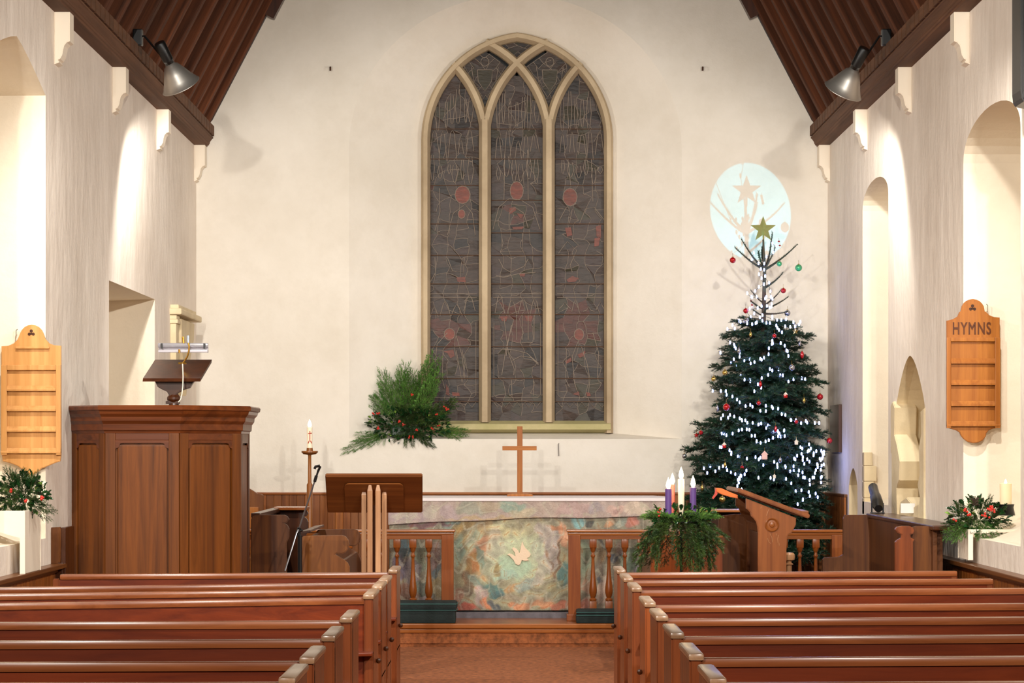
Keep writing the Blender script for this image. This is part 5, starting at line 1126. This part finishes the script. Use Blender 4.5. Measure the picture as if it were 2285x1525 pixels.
strand([(1600, 940), (1615, 925), (1635, 930), (1655, 940), (1675, 950), (1700, 950), (1718, 968), (1740, 975)], 22, 6)
strand([(1590, 965), (1610, 967), (1632, 962), (1662, 966), (1668, 987), (1676, 990), (1697, 988), (1724, 966), (1740, 960)], 20, 6)
strand([(1582, 1005), (1602, 1000), (1614, 1012), (1640, 1022), (1685, 1030), (1704, 1038), (1722, 1046), (1745, 1040), (1741, 1050)], 18, 8)
strand([(1758, 1012), (1755, 1040), (1762, 1056), (1785, 1064), (1792, 1080), (1800, 1060), (1812, 1028), (1818, 1010), (1830, 1000), (1831, 1015), (1815, 1045), (1822, 1080)], 34, 6)
strand([(1770, 1000), (1785, 995), (1798, 1000), (1775, 1020), (1778, 1034), (1800, 1024), (1812, 1005)], 16, 5)
strand([(1560, 1057), (1570, 1042), (1583, 1048), (1606, 1040), (1622, 1058), (1632, 1070), (1640, 1060), (1645, 1050), (1630, 1080), (1628, 1088), (1642, 1092)], 20, 5)
strand([(1670, 1068), (1688, 1066), (1740, 1075), (1754, 1092), (1784, 1088), (1798, 1098), (1816, 1105), (1760, 1125), (1785, 1112)], 14, 6)
front = front[:286]
for v in front: put('bulb', bmh, fl_, v, Matrix.Rotation(rr.uniform(-.4, .4), 3, 'X').to_quaternion())
mb = MB()
for w3 in wires:
    P_ = [v + Vector((0, .02, -.004)) for v in w3]; mb.tube(P_, .0022, 3, False)
mb.build('wire', M_WIRE, fl_)

# baubles and hangings (x, y, kind, radius) read off the photograph
BA = {'red': plain('red_bauble', (176, 14, 20), .15, .3, coat=.8), 'silver': plain('silver_bauble', (196, 196, 200), .14, .9), 'gold': plain('gold_bauble', (208, 176, 96), .18, .9), 'green': plain('green_bauble', (70, 150, 96), .2, .3, coat=.8), 'pink': plain('pale_pink_felt', (226, 184, 180), .8), 'white': plain('white_felt', (225, 215, 205), .8)}
items = [(1635, 581, 'red', 7, 'ball', 'glossy red bauble hanging at the upper left beside the star shadow'), (1782, 598, 'green', 8, 'ball', 'large green bauble hanging free at the upper right of the tree'), (1739, 589, 'green', 6, 'ball', 'small green bauble below the star, right of the trunk'),
 (1748, 649, 'red', 6, 'ball', 'red bauble on the thin bare part right of the trunk'), (1664, 694, 'red', 6, 'ball', 'dark red bauble left of the trunk above the dense branches'), (1757, 699, 'silver', 7, 'ball', 'silver bauble right of the trunk above the dense branches'), (1665, 716, 'silver', 6, 'ball', 'silver gilt bauble at the upper left edge of the dense branches'),
 (1728, 750, 'red', 5, 'ball', 'small red bauble near the middle of the top dense branches'), (1790, 791, 'red', 6, 'drop', 'red hanging bow at the right edge below the upper branches'), (1697, 857, 'red', 5, 'drop', 'pointed red drop in the middle of the tree'), (1621, 909, 'red', 8, 'ball', 'big red bauble on the left side at mid height'), (1693, 900, 'red', 5, 'ball', 'small red bauble just below the pointed red drop'),
 (1753, 883, 'red', 6, 'figure', 'red and white figure hanging right of the middle'), (1830, 886, 'red', 7, 'ball', 'red bauble dangling free at the far right at mid height'), (1851, 984, 'red', 6.5, 'ball', 'red bauble dangling at the lower right beside the wall board'), (1731, 957, 'red', 5, 'drop', 'slim red drop below the middle of the tree'), (1777, 942, 'red', 4.5, 'ball', 'tiny red bauble on the light string right of the middle'),
 (1554, 972, 'red', 5, 'star', 'little red star at the far left edge'), (1564, 966, 'red', 5, 'ball', 'dull red bauble touching the little red star'), (1616, 995, 'red', 6, 'figure', 'red and white parcel hanging on the lower left'), (1656, 1044, 'red', 4.5, 'ball', 'tiny red bauble low on the left'), (1767, 821, 'silver', 7, 'ball', 'silver bauble on the right below the upper branches'),
 (1593, 846, 'gold', 6, 'ball', 'gold bauble at the left edge at mid height'), (1618, 832, 'gold', 6.5, 'ball', 'gold bauble slightly above the left edge one'), (1527, 1018, 'silver', 5.5, 'ball', 'grey silver bauble hanging from the lowest left tip'), (1675, 746, 'gold', 4.5, 'drop', 'gold drop high on the left of the trunk'), (1775, 740, 'gold', 6, 'star', 'gold star near the upper right edge'),
 (1794, 893, 'gold', 5, 'drop', 'gold drop at the right at mid height'), (1706, 1018, 'pink', 9, 'figure', 'pale pink padded house in the lower middle'), (1741, 1026, 'silver', 5, 'drop', 'silver drop right of the pink house'), (1777, 988, 'white', 5.5, 'figure', 'beige felt figure lower right'), (1600, 910, 'silver', 5.5, 'drop', 'silver drop left of the big red bauble'),
 (1618, 1037, 'gold', 4.5, 'drop', 'gold drop low on the left above the light cluster'), (1612, 1115, 'gold', 7.5, 'ball', 'gold bauble hanging just under the raised end of the reading desk'), (1567, 1088, 'gold', 5, 'drop', 'gold drop behind the right advent candle'), (1649, 782, 'silver', 5, 'drop', 'silver icicle among the lights upper left'), (1785, 766, 'silver', 4.5, 'drop', 'silver icicle at the upper right edge'),
 (1738, 545, 'red', 5, 'candy', 'red striped sweet hanging beside the gold star'), (1676, 678, 'red', 5, 'candy', 'red striped sweet on the thin part left of the trunk'), (1728, 1064, 'white', 4.5, 'figure', 'small cream parcel low in the middle of the tree')]
def orn(px, py, kind, r, shape, label):
    z_ = Z(py, TD); R0 = rad(z_) if z_ < 2.8 else .1
    dx = X(px, TD) - TX; d = TD - math.sqrt(max((R0 * .98) ** 2 - dx * dx, .0)) - .04 if z_ < 2.8 else TD - .06
    c = P(px, py, d); r = r * d / F; m = BA[kind]
    t = thing('bauble' if shape == 'ball' else 'tree_ornament', label, 'bauble' if shape == 'ball' else 'ornament', c, 'ornaments on the christmas tree')
    mb = MB()
    if shape == 'ball': mb.ball(c, r, 14, 10); mb.build('ball', m, t, 'all')
    elif shape == 'drop': mb.lathe([(1e-6, -r * 1.9), (r * .55, -r * 1.1), (r * .8, -r * .3), (r * .45, r * .8), (1e-6, r * 1.5)], c, 10); mb.build('drop', m, t, 'all')
    elif shape == 'star':
        vs = [(c.x + (r * 1.3 if i % 2 == 0 else r * .55) * math.cos(R(90 + 36 * i)), c.y, c.z + (r * 1.3 if i % 2 == 0 else r * .55) * math.sin(R(90 + 36 * i))) for i in range(10)]
        mb.add(vs + [(c.x, c.y - r * .4, c.z), (c.x, c.y + r * .4, c.z)], [(i, (i + 1) % 10, 10) for i in range(10)] + [((i + 1) % 10, i, 11) for i in range(10)]); mb.build('star', m, t)
    elif shape == 'candy':
        for k in range(4): b = MB(); q = c + Vector((.004 * k, 0, r * (1.2 - .9 * k))); b.ball(q, r * .55, 8, 6, .7); b.build('stripe', m if k % 2 == 0 else BA['white'], t, 'all')
    else:
        mb.cbox(c.x - r * .7, c.x + r * .7, c.y - r * .3, c.y + r * .3, c.z - r * .9, c.z + r * .35, r * .2); mb.build('body', m, t, True)
        b = MB(); b.prism([(c.x - r * .9, c.z + r * .3), (c.x + r * .9, c.z + r * .3), (c.x, c.z + r * 1.3)], 'y', c.y - r * .3, c.y + r * .3); b.build('head', BA['white'] if kind == 'red' else m, t)
    b = MB(); b.lathe([(r * .25, r * .9), (r * .28, r * 1.15), (r * .1, r * 1.2)], c, 8); b.tube([c + Vector((0, 0, r * 1.1)), c + Vector((0, .01, r * 1.2 + .03))], .0012, 4); b.build('cap_and_thread', BA['gold'], t)
for it in items: orn(*it)

# ------------------------------------------------------------------ arrangements of greenery
def arrangement(name, label, base, sprays, leaves, berries, limes=0, spread=(.3, .15, .1), seed=1, mound=None, face=Vector((0, -1, .25))):
    rr = random.Random(seed); t = thing(name, label, 'arrangement', base); base = Vector(base)
    for (meshset, p0, p1, th) in sprays:
        v = Vector(p1) - Vector(p0); put(meshset[0].name.split('.')[0], rr.choice(meshset), t, p0, orient(v, rr.uniform(-.6, .6), face), (v.length, v.length * th, v.length * th))
    sx, sy, sz = spread; c = Vector(mound or base)
    def pt(k=1):
        while 1:
            p = Vector((rr.uniform(-1, 1), rr.uniform(-1, 1), rr.uniform(-1, 1)))
            if .45 < p.length < 1: return c + Vector((p.x * sx * k, p.y * sy * k, p.z * sz * k)), p
    for i in range(leaves):
        p, n = pt(); q = orient(Vector((n.x, n.y - .6, n.z + .2)) + Vector((rr.uniform(-.6, .6), rr.uniform(-.6, .6), rr.uniform(-.6, .6))), rr.uniform(-1, 1)); put('holly_leaf', rr.choice(HL), t, p, q, rr.uniform(.045, .065))
    for i in range(limes):
        p, n = pt(); put('leaf', LL, t, p, orient(n + Vector((0, -.5, .3)), rr.uniform(-1, 1)), rr.uniform(.03, .045))
    for b in berries:
        for k in range(rr.randint(2, 4)): put('berry', BERRY, t, Vector(b) + Vector((rr.uniform(-.012, .012), rr.uniform(-.01, .01), rr.uniform(-.012, .012))), None, rr.uniform(.007, .0095))
    return t
d = 20.42; c5 = lambda x, y, dd=0: P(760 + x / 5.867, 780 + y / 5.867, d + dd)
root = c5(860, 1080)
sp = []
for tips, ms, th in (([(840, 180), (780, 260), (870, 270), (930, 290), (700, 400), (990, 420), (900, 350), (800, 330)], CYP, .75), ([(1210, 60), (1160, 200), (1240, 180), (1290, 300), (1120, 300), (1250, 480), (1130, 420)], CYP, .8), ([(520, 270), (560, 440), (600, 330), (500, 420)], CYP, .6), ([(390, 580), (300, 620), (420, 600), (480, 540)], CYP, .7)):
    for k, (x, y) in enumerate(tips):
        b = (850 + (x - 850) * .35, 980 - abs(x - 850) * .1); sp.append((ms, c5(b[0], b[1], rnd.uniform(-.1, .05)), c5(x, y, rnd.uniform(-.12, .0)), th * .72))
for x, y in ((30, 1350), (130, 1230), (200, 1180), (250, 1270), (350, 1290), (480, 1250), (330, 1130), (190, 1110), (560, 1260)): sp.append((CYP, c5(600, 1090, -.12), c5(x, y, -.16), .34))
for x, y in ((1590, 1150), (1530, 1080), (1450, 1120), (1640, 1060), (1680, 1090)): sp.append((CYP, c5(1250, 1080, -.1), c5(x, y, -.12), .6))
for x, y in ((1480, 680), (1520, 720), (830, 1270), (950, 1270), (1150, 1260), (1240, 1250), (700, 1200)): sp.append((PINE, c5(900, 1000, -.12), c5(x, y, -.18), .6))
for k in range(9): a = rnd.uniform(0, 6.28); sp.append((PINE, c5(rnd.uniform(500, 1250), 1040, -.03), c5(880 + 520 * math.cos(a), 960 - 230 * abs(math.sin(a)), -.18), .6))
bs_ = [c5(x, y, -.235) for x, y in ((430, 840), (490, 840), (490, 1030), (830, 985), (770, 950), (990, 1050), (1200, 1040), (1280, 1000), (1260, 850), (1370, 760), (1400, 790), (900, 1150), (945, 1150), (940, 590))]
arrangement('sill_arrangement', 'evergreen and holly arrangement with red berries on the east window sill', root + Vector((0, -.03, -.02)), sp, 270, bs_, 30, (.40, .13, .15), 4, c5(880, 985, -.10))
mb = MB(); mb.cbox(root.x - .14, root.x + .14, YE + .01, YE + .16, 1.70, 1.80, .02); o = mb.build('holder', M_HOLLY, [q for q in COL.objects if q.name == 'sill_arrangement'][0])

# side troughs with greenery
def trough(s, label, xs, y0, y1, z0, z1, sill, notch):
    t = thing('flower_trough', label, 'trough', (s * (XW - .03), (y0 + y1) / 2, z0)); xa = s * xs
    mb = MB(); a, b = sorted((xa, xa + s * .025)); mb.cbox(a, b, y0 + .004, y1 - .004, z0 + .001, z1 - .001, .003); mb.build('side_board', M_WHITE, t)
    mb = MB(); xa -= s * .002; e = [(xa, z0), (xa + s * .03, z0), (xa + s * .03, sill + .02), (xa + s * .45, min(sill + .14, z1 - .012)), (xa + s * .45, z1), (xa, z1)]
    mb.prism(e, 'y', y0, y0 + .02, bev=.002); mb.build('end_board', M_WHITE, t)
    mb = MB(); mb.prism(e, 'y', y1 - .02, y1, bev=.002); mb.build('end_board', M_WHITE, t)
    return t
trough(-1, 'white painted flower trough hooked over the left window sill', 2.80, 12.76, 13.2, .875, Z(1140, 12.8), 1.06, 0)
trough(1, 'white painted flower trough hooked over the right window sill', 2.82, 13.72, 14.05, .905, Z(1182, 13.72), 1.05, 0)
# a third, shorter board seen at the left edge
d = 12.98; sp = []
for x, y in ((18, 1042), (40, 1060), (75, 1052), (5, 1075), (55, 1070), (90, 1085), (30, 1050), (62, 1050)): sp.append((PINE, P(45 + (x - 45) * .4, 1125, d - .02), P(x, y, d - .06), .7))
for x, y in ((120, 1145), (108, 1160), (30, 1155), (50, 1165), (100, 1120), (105, 1140), (12, 1140), (-5, 1120), (-10, 1090)): sp.append((PINE, P(60, 1110, d - .06), P(x, y, d - .14), .6))
bs_ = [P(22, 1096, d - .17), P(93, 1110, d - .15), P(60, 1116, d - .17)]
arrangement('trough_greenery', 'dark conifer and holly greenery in the left trough', P(45, 1130, d), sp, 170, bs_, 12, (.17, .12, .11), 6, P(42, 1105, d))
d = 13.85; sp = []
for x, y in ((2103, 1165), (2108, 1190), (2125, 1140), (2135, 1125), (2215, 1110), (2240, 1130), (2255, 1170), (2195, 1120)): sp.append((PINE, P(2185, 1165, d), P(x, y, d - .08), .6))
for x, y in ((2110, 1200), (2128, 1205), (2200, 1225), (2215, 1220), (2190, 1205), (2180, 1195), (2165, 1120), (2225, 1195)): sp.append((CYP, P(2180, 1155, d - .05), P(x, y, d - .16), .7))
bs_ = [P(x, y, d - .19) for x, y in ((2157, 1140), (2160, 1148), (2205, 1135), (2213, 1142), (2195, 1150), (2205, 1155), (2222, 1140), (2131, 1162), (2210, 1135))]
arrangement('trough_greenery', 'conifer greenery with bright red berries in the right trough', P(2180, 1180, d), sp, 130, bs_, 20, (.18, .13, .10), 7, P(2182, 1155, d))
mb = MB()
for k in range(9):
    a = 2 * math.pi * k / 9
    for j in range(3): mb.tube([P(2174, 1118 + j * 5, d - .12), P(2174 + 12 * math.cos(a), 1112 + j * 7 + 4 * math.sin(a), d - .12 + .03 * math.sin(a))], [.006, .002], 4)
tag(mb.build('seed_head', plain('brown_cone', (70, 56, 44), .8), off=P(2174, 1125, d - .12)), 'brown spiky pine cone among the greenery of the right trough', 'pine cone')
# pillar candle on the right sill
d = 13.9; c = P(2244, 1115, d); t = thing('pillar_candle', 'short thick cream candle burning on the right window sill', 'candle', c)
mb = MB(); mb.lathe([(.036, -.03), (.037, .0), (.037, Z(1080, d) - c.z), (.030, Z(1079, d) - c.z), (.02, Z(1083, d) - c.z), (.001, Z(1084, d) - c.z)], c, 20); mb.build('wax', plain('cream_wax', (248, 228, 190), .5, emit=(255, 200, 130), es=.12), t, True)
flame((c.x, d, Z(1082, d)), .036, t, .009)
t = thing('candle_holder', 'dark bowl holder under the cream candle', 'holder', c - Vector((0, 0, .05)))
mb = MB(); mb.lathe([(.06, -.10), (.05, -.05), (.055, -.03), (.05, -.03), (.02, -.04), (.001, -.04)], c, 16); mb.build('bowl', M_BLACK, t, True)

# ------------------------------------------------------------------ advent wreath on its iron stand
d = 15.0; c = P(1520, 1150, d); rw = random.Random(12); sp = []
for k in range(16):      # drooping outer boughs, uneven
    a = 2 * math.pi * k / 16 + rw.uniform(-.14, .14); R1 = rw.uniform(.26, .38); dz = rw.uniform(-.26, -.04)
    sp.append((PINE, c + Vector((.05 * math.cos(a), .05 * math.sin(a), .0)), c + Vector((R1 * math.cos(a), R1 * .8 * math.sin(a), dz)), rw.uniform(.6, .95)))
for k in range(13):
    a = 2 * math.pi * k / 13 + rw.uniform(-.2, .2); R1 = rw.uniform(.16, .36); dz = rw.uniform(-.39, -.26)
    sp.append((PINE, c + Vector((R1 * .55 * math.cos(a), R1 * .5 * math.sin(a), -.08)), c + Vector((R1 * math.cos(a), R1 * .8 * math.sin(a), dz)), rw.uniform(.6, .9)))
for k in range(14):
    a = 2 * math.pi * k / 14; sp.append((CYP, c + Vector((.03 * math.cos(a), .03 * math.sin(a), -.02)), c + Vector((.27 * math.cos(a), .2 * math.sin(a), rw.uniform(-.01, .05))), .8))
wr = arrangement('advent_wreath', 'drooping green advent wreath on a black iron stand above the front right pew', c, sp, 80, [P(1470, 1140, d - .13), P(1474, 1150, d - .14), P(1472, 1145, d - .13)], 30, (.22, .16, .06), 8, c + Vector((0, 0, -.01)), Vector((0, 0, 1)))
mb = MB(); mb.tube([(c.x, d, .03), (c.x, d, c.z)], .010, 8); mb.build('stand_pole', M_BLACK, wr, True)
mb = MB(); mb.tube([c + Vector((.12 * math.cos(R(a)), .12 * math.sin(R(a)), -.045)) for a in range(0, 361, 20)], .006, 6); mb.build('iron_ring', M_BLACK, wr, True)
for a in (30, 150, 270):
    mb = MB(); mb.tube([(c.x, d, .35), (c.x + .1 * math.cos(R(a)), d + .1 * math.sin(R(a)), .12), (c.x + .2 * math.cos(R(a)), d + .2 * math.sin(R(a)), .012)], .009, 6); mb.build('foot', M_BLACK, wr, True)
def taper(px, dd, ytop, ybot, mat, label, r=.0225, fl=.05, taperb=False):
    y = d + dd; x, zt_, zb = X(px, y), Z(ytop, y), Z(ybot, y); t = thing('advent_candle', label, 'candle', (x, y, zb))
    mb = MB(); mb.lathe([(r * (.45 if taperb else 1), zb), (r, zb + .08 if taperb else zb + .01), (r, zt_), (r * .5, zt_ + .004)], (x, y, 0), 16); mb.build('wax', mat, t, True); flame((x, y, zt_), fl, t, .017)
taper(1491.5, -.02, 1092, 1150, M_WAXP, 'lit purple candle at the left of the advent wreath', .022, .08)
taper(1500.5, .14, 1082, 1145, M_WAXK, 'lit pink candle partly behind the left purple candle', .016, .08)
taper(1520, 0, 1070, 1152, M_WAXW, 'tall lit white candle in the centre of the advent wreath', .0215, .085, True)
taper(1546.5, -.02, 1089, 1150, M_WAXP, 'lit purple candle at the right of the advent wreath', .022, .085)
for px, py, dd in ((1496, 1070, 0), (1520, 1055, 0), (1546, 1073, 0)):
    l = D.lights.new('candle_light', 'POINT'); l.energy = .9; l.color = (1, .62, .28); l.shadow_soft_size = .02; o = D.objects.new('candle_light', l); COL.objects.link(o); o.location = P(px, py, d - .0)
